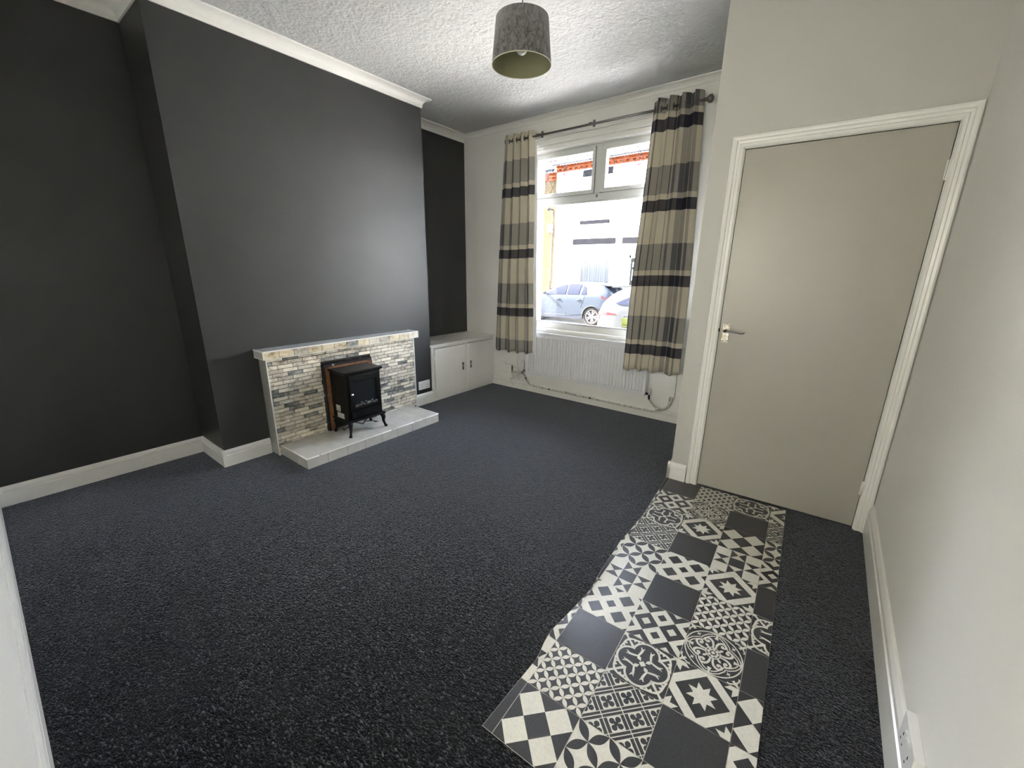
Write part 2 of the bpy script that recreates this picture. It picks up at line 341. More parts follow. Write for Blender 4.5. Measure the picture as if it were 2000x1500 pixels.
# ------------------------------------------------------------ window_1
YG = YW+.055     # inner face of the frame
win = bpy.data.objects.new('window_1', None); COL.objects.link(win); win.location = (-1.935, YG, WZ0); ORG[win] = Vector(win.location); struct(win)
f = MB(); fy = (YG, YG+.065)
f.box(WX0, WX0+.022, *fy, WZ0, WZ1); f.box(WX1-.022, WX1, *fy, WZ0, WZ1)
f.box(WX0+.022, WX1-.022, *fy, WZ1-.026, WZ1); f.box(WX0+.022, WX1-.022, *fy, WZ0, .80); f.box(WX0+.022, WX1-.022, *fy, 2.005, 2.068)
f.box(-1.975, -1.912, *fy, 2.068, WZ1-.026)
f.build('window_frame', m_upvc, win, bevel=.004)
def lead(b, x0, z0, x1, z1, y, r=.0022):
    b.tube([(x0, y, z0), (x1, y, z1)], r, 6)
def clipz(xa, za, xb, zb, gx0, gx1):
    if xa > xb: xa, za, xb, zb = xb, zb, xa, za
    if xb <= gx0 or xa >= gx1: return None
    f_ = lambda x: za+(zb-za)*(x-xa)/(xb-xa)
    if xa < gx0: za, xa = f_(gx0), gx0
    if xb > gx1: zb, xb = f_(gx1), gx1
    return xa, za, xb, zb
for k, (sx0, sx1, gx0, gx1, dx, hx) in enumerate([(-2.643, -1.975, -2.618, -2.003, 0, -2.34), (-1.912, -1.227, -1.865, -1.262, .759, -1.62)]):
    s_ = MB(); yy = (YG-.014, YG+.045); gz0, gz1 = 2.104, 2.426
    s_.box(sx0, gx0, *yy, 2.070, 2.466); s_.box(gx1, sx1, *yy, 2.070, 2.466); s_.box(gx0, gx1, *yy, 2.070, gz0); s_.box(gx0, gx1, *yy, gz1, 2.466)
    sash = s_.build('top_sash', m_upvc, win, bevel=.004)
    box(gx0, gx1, YG+.008, YG+.012, gz0, gz1).build('glass_pane', m_glass, sash)
    gk = MB(); gk.box(sx0-.003, sx0, YG-.004, YG-.001, 2.067, 2.469); gk.box(sx1, sx1+.003, YG-.004, YG-.001, 2.067, 2.469); gk.box(sx0, sx1, YG-.004, YG-.001, 2.466, 2.469); gk.box(sx0, sx1, YG-.004, YG-.001, 2.067, 2.070); gk.build('gasket', m_blackmatt, sash)
    L_ = MB(); yl = YG+.005
    for i in range(-2, 7):
        q = clipz(-2.488+dx+.1357*i, gz1, -2.266+dx+.1357*i, gz0, gx0, gx1)
        if q: lead(L_, q[0], q[1], q[2], q[3], yl)
        q = clipz(-2.402+dx+.1357*i, gz1, -2.617+dx+.1357*i, gz0, gx0, gx1)
        if q: lead(L_, q[0], q[1], q[2], q[3], yl)
    jx = -2.314+dx
    def curve(pts): L_.tube([(jx+a, yl, c) for a, c in pts], .0022, 6)
    curve([(0, 2.355), (-.012, 2.335), (-.017, 2.318), (-.010, 2.302), (0, 2.298), (.010, 2.302), (.017, 2.318), (.012, 2.335), (0, 2.355)])
    curve([(-.015, 2.292), (-.034, 2.292), (-.045, 2.272), (-.060, 2.243), (-.045, 2.238), (-.020, 2.240), (-.008, 2.254)])
    curve([(.015, 2.292), (.034, 2.292), (.045, 2.272), (.060, 2.243), (.045, 2.238), (.020, 2.240), (.008, 2.254)])
    curve([(-.020, 2.240), (-.020, 2.222), (-.012, 2.203), (0, 2.187), (.012, 2.203), (.020, 2.222), (.020, 2.240)])
    L_.build('lead_came', mat('lead_grey', (.12, .12, .12, 1), .5, .5), sash)
    MB().lathe((jx, YG+.001, 2.274), [(.0001, -.004), (.013, -.003), (.0195, .002), (.0195, .006)], 'y', 24).build('red_jewel', m_red, sash)
    h_ = MB(); h_.box(hx-.055, hx+.055, YG-.022, YG-.014, 2.079, 2.093); h_.box(hx-.012, hx+.050, YG-.034, YG-.022, 2.082, 2.090)
    h_.build('sash_handle', m_upvc, sash, bevel=.003)
b = MB(); b.box(-1.950, -1.936, YG-.006, YG, 2.030, 2.052); b.build('frame_catch', m_steel, win)
big = MB(); big.box(WX0+.022, WX0+.045, YG+.006, YG+.045, .80, 2.005); big.box(WX1-.045, WX1-.022, YG+.006, YG+.045, .80, 2.005)
big.box(WX0+.045, WX1-.045, YG+.006, YG+.045, .80, .815); big.box(WX0+.045, WX1-.045, YG+.006, YG+.045, 1.990, 2.005)
bead = big.build('glazing_bead', m_upvc, win, bevel=.003)
box(WX0+.045, WX1-.045, YG+.020, YG+.024, .815, 1.990).build('glass_pane', m_glass, bead)
b = MB(); b.box(WX0-.03, WX1+.03, YW-.030, YW+.056, .722, .746); b.box(WX0-.02, WX1+.02, YW-.020, YW, .700, .722)
b.build('sill_board', m_gloss, win, bevel=.005)
b = MB(); b.box(WX0+.045, WX1-.045, YG+.002, YG+.006, .812, .8165); b.build('gasket', m_blackmatt, win)
box(WX0-.05, WX1+.05, YW+.12, YW+.30, .70, .752).build('outer_sill', m_upvc, win, bevel=.004)

def text_mesh(name, txt, size, m, parent, loc, rot, depth=.0006):
    c = bpy.data.curves.new(name, 'FONT'); c.body = txt; c.size = size; c.extrude = depth; c.align_x = 'CENTER'; c.align_y = 'CENTER'
    o = bpy.data.objects.new(name+'_tmp', c); COL.objects.link(o); bpy.context.view_layer.update()
    me = bpy.data.meshes.new_from_object(o.evaluated_get(bpy.context.evaluated_depsgraph_get()))
    bpy.data.objects.remove(o, do_unlink=True); me.materials.clear(); me.materials.append(m)
    t = bpy.data.objects.new(name, me); COL.objects.link(t); t.parent = parent; t.location = Vector(loc)-ORG[parent]; t.rotation_euler = rot; ORG[t] = Vector(loc)
    return t
st = thing('window_sticker', 'small yellow-green sticker in the bottom corner of the window glass', 'sticker', (-1.53, YG+.019, .82))
box(-1.602, -1.445, YG+.0165, YG+.0185, .832, .918).build('backing', m_yellow, st)
text_mesh('lettering', 'V', .05, m_ink, st, (-1.530, YG+.0155, .895), (PI/2, 0, 0))
text_mesh('lettering', 'nor', .042, m_ink, st, (-1.560, YG+.0155, .855), (PI/2, 0, 0))

# ------------------------------------------------------------ door_1
door = bpy.data.objects.new('door_1', None); COL.objects.link(door); door.location = (-.1, DW(-.1), 0); ORG[door] = Vector(door.location); struct(door)
slab = box(DX0, DX1, y0+.004, y0+.042, .012, DZ-.003).build('door_panel', m_door, door, xf=xfd, bevel=.002)
fr = MB(); fr.box(DX0-.012, DX0-.003, y0+.001, y0+.11, 0, DZ+.012); fr.box(DX1+.003, DX1+.012, y0+.001, y0+.11, 0, DZ+.012); fr.box(DX0-.003, DX1+.003, y0+.001, y0+.11, DZ+.001, DZ+.012)
fr.box(DX0-.003, DX0+.012, y0+.045, y0+.06, 0, DZ); fr.box(DX1-.012, DX1+.003, y0+.045, y0+.06, 0, DZ)
fr.build('door_lining', m_gloss, door, xf=xfd)
def arch_prof(w_): return [(0, 0), (0, -.008), (w_*.12, -.013), (w_*.3, -.013), (w_*.36, -.009), (w_*.55, -.012), (w_*.62, -.018), (w_*.8, -.021), (w_*.93, -.019), (w_, -.012), (w_, 0)]
a = MB(); wl, wr, wt = .064, .056, .062
top = DZ+.004
def archleg(x0, sgn, w_, wtop):
    P0 = []; P1 = []
    for (u, d) in arch_prof(w_):
        P0.append((x0+sgn*u, y0+d, 0)); P1.append((x0+sgn*u, y0+d, top+u*wtop/w_))
    n = len(P0); a.add(P0+P1, [(i, (i+1) % n, n+(i+1) % n, n+i) for i in range(n)]); a.add(P0, [tuple(range(n))]); 
archleg(DX0-.006, -1, wl, wt); archleg(DX1+.006, 1, wr, wt)
P0 = []; P1 = []
for (u, d), (u2, d2), (ut, dt) in zip(arch_prof(wl), arch_prof(wr), arch_prof(wt)):
    P0.append((DX0-.006-u, y0+d, top+ut)); P1.append((DX1+.006+u2, y0+d, top+ut))
n = len(P0); a.add(P0+P1, [(i, (i+1) % n, n+(i+1) % n, n+i) for i in range(n)])
a.build('architrave', m_gloss, door, xf=xfd)
# furniture
hb = MB(); hb.box(-.487, -.449, y0-.001, y0+.005, .957, 1.067)
plate = hb.build('handle_plate', m_brassworn, door, xf=xfd, bevel=.002); plate['label'] = 'worn brass back plate'
for zz in (.968, 1.057):
    for xx in (-.480, -.456): MB().lathe((xx, y0-.001, zz), [(.0001, -.0015), (.003, -.001), (.0035, 0)], 'y', 10).build('screw', m_steel, plate, xf=xfd)
lv = MB(); lv.lathe((-.470, y0, 1.028), [(.010, 0), (.010, -.012), (.008, -.030), (.008, -.042)], 'y', 16)
lv.tube([(-.470, y0-.040, 1.028), (-.455, y0-.044, 1.028), (-.425, y0-.044, 1.026), (-.395, y0-.043, 1.021), (-.378, y0-.040, 1.020), (-.366, y0-.038, 1.027)], [.008, .0065, .0045, .004, .004, .003], 10)
lv.build('lever_handle', m_steel, door, xf=xfd)
box(-.5085, -.5035, y0-.003, y0+.012, 1.018, 1.038).build('latch_keep', m_blackmatt, door, xf=xfd)
for zz in (1.802, .248):
    hg = MB(); hg.tube([(DX1+.003, y0-.004, zz-.042), (DX1+.003, y0-.004, zz+.042)], .0055, 10); hg.box(DX1-.006, DX1+.012, y0-.002, y0+.003, zz-.04, zz+.04)
    hh = hg.build('hinge', m_gloss, door, xf=xfd)

# ------------------------------------------------------------ tiles printed on the vinyl runner
m_vd = mat('vinyl_black_print', (.040, .040, .042, 1), .30, noise=.25, nscale=140, bump=.10, bscale=320, bdist=.001)
m_vc = mat('vinyl_cream_print', (.66, .635, .55, 1), .31, noise=.07, nscale=90, bump=.10, bscale=320, bdist=.001)
def ngon(c, r, n, a0=0): return [(c[0]+r*math.cos(a0+2*PI*i/n), c[1]+r*math.sin(a0+2*PI*i/n)) for i in range(n)]
def dia(c, h): return [(c[0]-h, c[1]), (c[0], c[1]-h), (c[0]+h, c[1]), (c[0], c[1]+h)]
def starp(c, R, r, n=8, a0=PI/8): return [(c[0]+(R if i % 2 == 0 else r)*math.cos(a0+PI*i/n), c[1]+(R if i % 2 == 0 else r)*math.sin(a0+PI*i/n)) for i in range(2*n)]
def lens(a, b, w=.2):
    ax, ay = a; bx, by = b; dx, dy = bx-ax, by-ay; out = []
    for i in range(9): t = i/8; h = w*math.sin(PI*t); out.append((ax+dx*t-dy*h, ay+dy*t+dx*h))
    for i in range(7, 0, -1): t = i/8; h = -w*math.sin(PI*t); out.append((ax+dx*t-dy*h, ay+dy*t+dx*h))
    return out
def stroke(pts, w):
    """list of quads along a polyline; w a number or list"""
    out = []; L_, R_ = [], []
    for i, q in enumerate(pts):
        p0 = pts[max(i-1, 0)]; p1 = pts[min(i+1, len(pts)-1)]; dx, dy = p1[0]-p0[0], p1[1]-p0[1]; l = math.hypot(dx, dy) or 1
        ww = (w[i] if isinstance(w, (list, tuple)) else w)/2
        L_.append((q[0]-dy/l*ww, q[1]+dx/l*ww)); R_.append((q[0]+dy/l*ww, q[1]-dx/l*ww))
    for i in range(len(pts)-1): out.append([L_[i], L_[i+1], R_[i+1], R_[i]])
    return out
def arc(c, r, a0, a1, n=10): return [(c[0]+r*math.cos((a0+(a1-a0)*i/n)*D), c[1]+r*math.sin((a0+(a1-a0)*i/n)*D)) for i in range(n+1)]
def rot(pts, k, c=(.5, .5), ang=None):
    t = (k*PI/2 if ang is None else ang); o = []
    for x, y in pts: x -= c[0]; y -= c[1]; o.append((c[0]+x*math.cos(t)-y*math.sin(t), c[1]+x*math.sin(t)+y*math.cos(t)))
    return o
FULL = [(0, 0), (1, 0), (1, 1), (0, 1)]
# every pattern: list of (layer, colour, polygon); colour 1 = cream, 0 = black; u to the right, v towards the room's back
def pat(kind):
    P = []
    def c(pl, layer=1): P.append((layer, 1, pl))
    def d(pl, layer=2): P.append((layer, 0, pl))
    if kind == 'circles':
        for m in range(-1, 9):
            for n_ in range(-1, 9):
                if (m+n_) % 2 == 0:
                    a_ = (m*.125, n_*.125)
                    c(lens(a_, (a_[0]+.125, a_[1]+.125), .21)); c(lens(a_, (a_[0]+.125, a_[1]-.125), .21))
    elif kind == 'petals':
        c(FULL)
        for m in range(-1, 5):
            for n_ in range(-1, 6):
                if (m+n_) % 2 == 0:
                    a_ = (m*.25, n_*.25)
                    d(lens(a_, (a_[0]+.25, a_[1]+.25), .20)); d(lens(a_, (a_[0]+.25, a_[1]-.25), .20))
    elif kind == 'diamonds':
        for u in range(0, 5):
            for v in range(0, 5):
                if (u+v) % 2 == 1:
                    ce = (u*.25, v*.25)
                    if u % 2 == 0: c(dia(ce, .25)); d(dia(ce, .10))
                    else: c(dia(ce, .10), 3)
    elif kind == 'checker':
        for ce in ((.25, .25), (.75, .25), (.25, .75), (.75, .75)): c(dia(ce, .25))
    elif kind == 'dice':
        c(FULL)
        for ce in ((.25, .25), (.75, .25), (.25, .75), (.75, .75)): d(dia(ce, .175))
        d(dia((.5, .5), .115))
        for ce in ((.5, 0), (0, .5), (1, .5), (.5, 1)): d(dia(ce, .11))
        for ce in ((0, 0), (1, 0), (0, 1), (1, 1)): d(dia(ce, .08))
    elif kind == 'star':
        c(dia((.5, .5), .65)); d(dia((.5, .5), .43)); c(starp((.5, .5), .25, .135), 3)
        for ce in ((0, 0), (1, 0), (0, 1), (1, 1)): c(starp(ce, .24, .13))
    elif kind == 'wheel':
        c(FULL); a_, b_ = 1/3, 2/3
        d([(a_, a_), (b_, a_), (b_, b_), (a_, b_)])
        for k in range(4):
            m_ = (.5, a_/2)
            d(rot([(a_, 0), (a_, a_), m_], k)); d(rot([(b_, 0), (b_, a_), m_], k))
    elif kind == 'lattice':
        for u in range(0, 5):
            for v in range(0, 5):
                if (u+v) % 2 == 1:
                    ce = (u*.25, v*.25); q = dia(ce, .25)
                    for i in range(4):
                        for s_ in stroke([q[i], q[(i+1) % 4]], .016): c(s_)
                    q = dia(ce, .205)
                    e = dia(ce, .25)
                    for i in (0, 2):
                        t = lambda A, B, k: (A[0]+(B[0]-A[0])*k, A[1]+(B[1]-A[1])*k)
                        for s_ in stroke([t(e[i], e[i-1], .16), t(e[(i+1) % 4], e[(i+2) % 4], .16)], .012): c(s_)
                    c(dia(ce, .160)); 
                    for k in range(4):
                        x, y = (.072*math.cos(k*PI/2), .072*math.sin(k*PI/2)); d(ngon((ce[0]+x, ce[1]+y), .046, 10))
                    d(dia(ce, .05))
    elif kind == 'flower':
        lc = [(.5+.225*math.cos(k*PI/2), .5+.225*math.sin(k*PI/2)) for k in range(4)]
        for q in lc: c(ngon(q, .255, 28))
        for q in lc: d(ngon(q, .215, 28))
        d(ngon((.5, .5), .16, 16))
        c(dia((.5, .5), .065), 3)
        for k in range(4):
            u = [(-.330, -.125), (-.265, -.080), (-.19, -.095), (-.12, -.115), (-.075, -.100), (-.062, -.062), (-.100, -.075), (-.115, -.12), (-.095, -.19), (-.080, -.265), (-.125, -.330)]
            for s_ in stroke([rot([(x+.5, y+.5)], k)[0] for x, y in u], [.012, .046, .040, .034, .042, .062, .042, .034, .040, .046, .012]): c(s_, 3)
            for s_ in stroke([rot([q], k)[0] for q in ((.5-.33, .5-.055), (.5-.268, .5-.080))], [.008, .03]): c(s_, 3)
            for s_ in stroke([rot([q], k)[0] for q in ((.5-.055, .5-.33), (.5-.080, .5-.268))], [.008, .03]): c(s_, 3)
            # leaf spray in the corner
            for s_ in stroke([rot([q], k)[0] for q in ((.26, .26), (.12, .12), (0, 0))], [.06, .03, .06]): c(s_)
            lf = [(.10, .10), (.20, .06), (.30, .045), (.40, .02), (.375, .075), (.325, .065), (.305, .115), (.265, .085), (.235, .135), (.20, .095), (.15, .13)]
            c(rot(lf, k)); c(rot([(y, x) for x, y in lf], k))
            c(rot([(0, 0), (.10, 0), (.05, .04), (.04, .05), (0, .10)], k))
    elif kind == 'ornate':
        pol = lambda r_, a_: (.5+r_*math.cos(a_*D), .5+r_*math.sin(a_*D))
        for s_ in stroke([pol(.487, a_) for a_ in range(0, 361, 8)], .022): c(s_)
        for k in range(4):
            b0 = k*90
            og = [(0, .470), (10, .455), (22, .425), (32, .390), (40, .372), (45, .345), (50, .372), (58, .390), (68, .425), (80, .455), (90, .470)]
            for s_ in stroke([pol(r_, a_+b0) for a_, r_ in og], .020): c(s_)
            og2 = [(4, .420), (14, .395), (26, .355), (36, .330), (45, .300), (54, .330), (64, .355), (76, .395), (86, .420)]
            for s_ in stroke([pol(r_, a_+b0) for a_, r_ in og2], .022): c(s_)
            c(starp(pol(.430, 45+b0), .050, .018, 4, PI/4+b0*D))
            # corner sprig
            kk = lambda q: rot([q], k)[0]
            for pts_ in (((.015, .015), (.06, .045), (.10, .05), (.15, .02), (.20, .025)), ((.015, .015), (.045, .06), (.05, .10), (.02, .15), (.025, .20)), ((.01, .01), (.11, .11))):
                for s_ in stroke([kk(q) for q in pts_], .026 if len(pts_) > 2 else .04): c(s_)
            c(rot(starp((.095, .095), .04, .02, 4, 0), k))
            # scroll pair on every axis
            for sg in (1, -1):
                sc = [(.120, 12), (.160, 9), (.215, 8), (.275, 11), (.320, 17), (.345, 26), (.325, 35), (.285, 38), (.250, 35), (.240, 28), (.262, 24), (.285, 27)]
                for s_ in stroke([pol(r_, b0+sg*a_) for r_, a_ in sc], [.030, .034, .040, .044, .046, .044, .040, .036, .032, .030, .030, .026]): c(s_)
                c(ngon(pol(.276, b0+sg*28.5), .020, 8))
            for s_ in stroke([pol(.345, b0), pol(.40, b0), pol(.47, b0)], [.075, .045, .030]): c(s_)
            for s_ in stroke([pol(.125, b0+45), pol(.18, b0+45), pol(.215, b0+45)], [.024, .05, .02]): c(s_)
        c(ngon((.5, .5), .135, 24)); d(ngon((.5, .5), .116, 24))
        for i in range(8): c(ngon((.5+.080*math.cos(i*PI/4), .5+.080*math.sin(i*PI/4)), .030, 8), 3)
        d(ngon((.5, .5), .048, 12), 4); c(ngon((.5, .5), .034, 12), 5)
    return P
TS = .1978
def tile_mesh(kind, u0=0, u1=1, v0=0, v1=1):
    bm = bmesh.new(); J = .0045
    def addpoly(pl, z, mi):
        try:
            vs = [bm.verts.new((x, -y, z)) for x, y in pl]; fc = bm.faces.new(vs); fc.material_index = mi
        except ValueError: pass
    addpoly(FULL, 0, 0)
    for q_, (layer, colr, pl) in enumerate(sorted(pat(kind), key=lambda t: t[0])): addpoly(pl, .0013*layer+.00007*(q_ % 13), colr)
    if kind == 'plain': pass
    a_, b_, c_, d_ = max(u0, J), min(u1, 1-J), max(v0, J), min(v1, 1-J)
    for co, no in (((a_, 0, 0), (-1, 0, 0)), ((b_, 0, 0), (1, 0, 0)), ((0, -c_, 0), (0, 1, 0)), ((0, -d_, 0), (0, -1, 0))):
        bmesh.ops.bisect_plane(bm, geom=bm.verts[:]+bm.edges[:]+bm.faces[:], plane_co=co, plane_no=no, clear_outer=True)
    for v in bm.verts: v.co = Vector((v.co.x*TS, v.co.y*TS, v.co.z*TS))
    bm.normal_update()
    for fc in bm.faces:
        if fc.normal.z < 0: fc.normal_flip()
    me = bpy.data.meshes.new('tile'); bm.to_mesh(me); bm.free(); me.materials.append(m_vd); me.materials.append(m_vc); return me
LANG = 2.1943*D; LX, LY = -.6612, 2.4809
VZ = .0045
run = thing('vinyl_runner', 'black and cream patchwork-tile vinyl sheet laid on the carpet below the door', 'vinyl flooring', (LX, LY, 0))
run.rotation_euler = (0, 0, LANG)
IR, JT, JB = 3.36, -1.0, 9.0
# base sheet; the left edge is cut unevenly and lifts off the carpet here and there
EDGE = [(-1.2, -.10), (-.8, -.11), (.3, -.07), (1.85, -.02), (2.9, -.05), (3.35, -.107), (4.5, -.08), (5.4, -.015), (6.3, -.12), (6.9, -.18), (7.2, -.155), (7.5, -.10), (8, -.13), (9.1, -.19)]
def edge(j):
    for (a_, b_), (c_, d_) in zip(EDGE, EDGE[1:]):
        if j <= c_: return b_+(d_-b_)*max(0, (j-a_)/(c_-a_))
    return EDGE[-1][1]
def amp(j): return .012*math.exp(-((j-2.6)/.9)**2)+.008*math.exp(-((j-4.8)/.8)**2)+.007*math.exp(-((j-6.9)/.5)**2)+.0015
def lift(i, j): return amp(j)*math.exp(-max(0, i-edge(j))/.22)
def warp(x, j):      # x, in tiles, left of the first joint follows the cut edge
    return x if x >= 0 else x*edge(j)/-.19
bm = bmesh.new(); rows = []
NJ = 110
for k in range(NJ+1):
    j = JT+(JB-JT)*k/NJ; e0 = edge(j)-.006
    pr = [(e0-.004, lift(e0, j)*.9), (e0, lift(e0, j)+VZ*.8)]+[(i_, lift(i_, j)+VZ*.8) for i_ in (.04, .10, .18, .3, .5, .8)]+[(IR, VZ*.8), (IR+.004, .0)]
    rows.append([bm.verts.new((x*TS, -j*TS, zz)) for x, zz in pr])
for k in range(NJ):
    for q in range(len(rows[0])-1): bm.faces.new([rows[k][q], rows[k+1][q], rows[k+1][q+1], rows[k][q+1]]).smooth = 0 < q < 8
bmesh.ops.recalc_face_normals(bm, faces=bm.faces)
me = bpy.data.meshes.new('backing_sheet'); bm.to_mesh(me); bm.free(); me.materials.append(m_vc)
sh = bpy.data.objects.new('backing_sheet', me); COL.objects.link(sh); sh.parent = run; ORG[sh] = ORG[run]
GR = {0: ['plain', 'diamonds', 'flower', 'lattice', 'petals', 'wheel', 'dice', 'plain', 'circles', 'checker'],
      1: ['circles', 'ornate', 'star', 'plain', 'dice', 'plain', 'diamonds', 'flower', 'lattice', 'petals'],
      2: ['flower', 'plain', 'checker', 'wheel', 'star', 'circles', 'ornate', 'star', 'plain', 'dice'],
      3: ['star', 'lattice', 'petals', 'diamonds', 'plain', 'flower', 'plain', 'checker', 'dice', 'plain'],
      -1: ['plain', 'checker', 'petals', 'star', 'dice', 'plain', 'petals', 'diamonds', 'wheel', 'plain']}
cache = {}
for ci, lst in GR.items():
    for k, kind in enumerate(lst):
        j = k-1
        key = (kind, ci if ci in (-1, 3) else 0)
        if key not in cache:
            cache[key] = tile_mesh(kind, .81 if ci == -1 else 0, IR-3 if ci == 3 else 1)
        me2 = cache[key]
        if ci < 1:
            bm = bmesh.new(); bm.from_mesh(cache[key])
            cuts = [((x_*TS, 0, 0), (1, 0, 0)) for x_ in ((.9,) if ci < 0 else (.04, .10, .18, .3, .5, .8))]+[((0, -y_*TS, 0), (0, 1, 0)) for y_ in [.0833*q for q in range(1, 12)]]
            for co, no in cuts: bmesh.ops.bisect_plane(bm, geom=bm.verts[:]+bm.edges[:]+bm.faces[:], plane_co=co, plane_no=no)
            for v in bm.verts:
                jj = j-v.co.y/TS; ii = warp(ci+v.co.x/TS, jj)
                v.co.x = (ii-ci)*TS; v.co.z += lift(ii, jj)
            me2 = bpy.data.meshes.new('tile'); bm.to_mesh(me2); bm.free(); me2.materials.append(m_vd); me2.materials.append(m_vc)
        t = bpy.data.objects.new('tile', me2); COL.objects.link(t); t.parent = run
        t.location = (ci*TS, -j*TS, VZ); ORG[t] = ORG[run]

# ------------------------------------------------------------ fireplace
FX = -3.074; FY0, FY1, FZ = 1.197, 2.500, .735
fp = thing('fireplace', 'low fireplace surround clad in cream and grey split-stone slips with a grey tiled mantel', 'fireplace', (XB, 1.85, 0))
OY0, OY1, OZ1 = 1.583, 2.025, .636
core = MB(); core.box(XB, FX-.006, FY0+.004, OY0, 0, FZ); core.box(XB, FX-.006, OY1, FY1-.004, 0, FZ); core.box(XB, FX-.006, OY0, OY1, OZ1, FZ)
core.box(XB, XB+.01, OY0, OY1, 0, OZ1)
core.build('core', m_mortar, fp)
# slips
def slab_mesh(name, m, ly, lz, dx=.008):
    b_ = MB(); jit = [rnd.uniform(-.0012, .0012) for _ in range(4)]
    b_.add([(-dx, 0, 0), (-dx, ly, 0), (-dx, ly, lz), (-dx, 0, lz), (jit[0], .001, .001), (jit[1], ly-.001, .001), (jit[2], ly-.001, lz-.001), (jit[3], .001, lz-.001)],
           [(4, 5, 6, 7), (0, 4, 7, 3), (1, 2, 6, 5), (0, 1, 5, 4), (3, 7, 6, 2)])
    me_ = bpy.data.meshes.new(name); me_.from_pydata(b_.v, [], b_.f); me_.materials.append(m); return me_
BL, BH = .1062, .0264; PY, PZ = .1090, .0294
bms = {k: [slab_mesh('brick', m, BL, BH) for _ in range(3)] for k, m in (('c', m_bk_cream), ('m', m_bk_mid), ('d', m_bk_dark), ('g', m_bk_gold))}
nb = 0
for r_ in range(25):
    z0 = FZ-(r_+1)*PZ+.001
    if z0 < -.01: break
    off = (r_ * .31 % 1.0)*PY
    y = FY0+.003-PY+off
    while y < FY1-.003:
        a0 = max(y, FY0+.003); a1 = min(y+BL, FY1-.003)
        segs = [(a0, a1)]
        if z0 < OZ1 and a1 > OY0 and a0 < OY1:
            segs = []
            if a0 < OY0-.006: segs.append((a0, OY0-.001))
            if a1 > OY1+.006: segs.append((OY1+.001, a1))
        for s0, s1 in segs:
            if s1-s0 < .006: continue
            if z0 < .05 and s0 > 1.225: continue
            rr = rnd.random(); k = 'd' if rr < .13 else ('m' if rr < .42 else 'c')
            o = inst('brick', rnd.choice(bms[k]), fp, (FX+rnd.uniform(-.002, .002), s0, max(z0, .001)), (1, (s1-s0)/BL, 1)); nb += 1
        y += PY
print('bricks', nb)
# white corner trims and side tiles
e_ = MB(); e_.box(FX-.004, FX+.003, FY0-.004, FY0+.003, 0, FZ); e_.box(FX-.004, FX+.003, FY1-.003, FY1+.004, .0, FZ); e_.build('edge_trim', m_gloss, fp)
for k in range(4):
    z0, z1 = k*.184+.002, (k+1)*.184
    box(XB+.001, FX-.006, FY0-.006, FY0+.003, z0, z1-.0).build('side_tile', m_side, fp, bevel=.0015)
    box(XB+.001, FX-.006, FY1-.003, FY1+.006, z0, z1).build('side_tile', m_side, fp, bevel=.0015)
# mantel shelf
MX = -3.034; MY0, MY1, MZ0, MZ1 = 1.166, 2.527, .737, .793
ms = box(XB, MX-.006, MY0+.006, MY1-.006, MZ0, MZ1-.006).build('mantel_shelf', m_mortar, fp)
tr_ = MB(); tr_.box(MX-.006, MX+.003, MY0, MY1, MZ1-.008, MZ1); tr_.box(XB, MX-.006, MY0-.001, MY0+.005, MZ1-.008, MZ1); tr_.box(XB, MX-.006, MY1-.005, MY1+.001, MZ1-.008, MZ1)
tr_.box(XB, MX-.002, MY0, MY1, MZ0-.004, MZ0); tr_.box(MX-.006, MX+.001, MY0-.001, MY0+.004, MZ0, MZ1-.008); tr_.box(MX-.006, MX+.001, MY1-.004, MY1+.001, MZ0, MZ1-.008)
tr_.build('edge_trim', m_gloss, ms)
for k in range(9):
    a0 = MY0+.006+k*(MY1-MY0-.012)/9
    box(XB+.002, MX-.007, a0+.001, a0+(MY1-MY0-.012)/9-.001, MZ1-.006, MZ1-.001).build('top_tile', m_slate, ms, bevel=.001)
box(XB+.001, MX-.006, MY0, MY0+.006, MZ0+.001, MZ1-.008).build('end_tile', m_hearth, ms)
box(XB+.001, MX-.006, MY1-.006, MY1, MZ0+.001, MZ1-.008).build('end_tile', m_hearth, ms)
kinds = 'ggmgggdgcmggcdg'; ly = (MY1-MY0-.010)/13
mm_ = {k: slab_mesh('mantel_slip', m, ly-.0015, MZ1-.008-MZ0-.001) for k, m in (('c', m_bk_cream), ('m', m_bk_mid), ('d', m_bk_dark), ('g', m_bk_gold))}
for k in range(13): inst('mantel_slip', mm_[kinds[k]], ms, (MX-.001, MY0+.005+k*ly, MZ0+.0005))
# wooden frame round the opening
wf = MB(); wx = (XB+.02, -3.047)
wf.box(*wx, OY0+.018, OY0+.050, .079, OZ1-.030); wf.box(*wx, OY1-.040, OY1-.012, .079, OZ1-.030); wf.box(*wx, OY0+.018, OY1-.012, OZ1-.052, OZ1-.030)
wfo = wf.build('wooden_frame', m_wood, fp, bevel=.002); wfo['label'] = 'bare brown chipboard frame'
gf = MB(); gf.box(XB+.02, -3.050, OY0+.002, OY0+.018, .079, OZ1-.012); gf.box(XB+.02, -3.050, OY1-.012, OY1-.001, .079, OZ1-.012); gf.box(XB+.02, -3.045, OY0+.002, OY1-.001, OZ1-.030, OZ1-.012)
gf.build('metal_trim', mat('tarnished_metal_trim', (.035, .032, .03, 1), .45, .3, noise=.3, nscale=20, col2=(.5, .48, .44, 1), thresh=(.62, .66)), fp)
box(XB+.011, XB+.05, OY0+.05, OY1-.04, .079, OZ1-.052).build('back_board', m_blackmatt, fp)
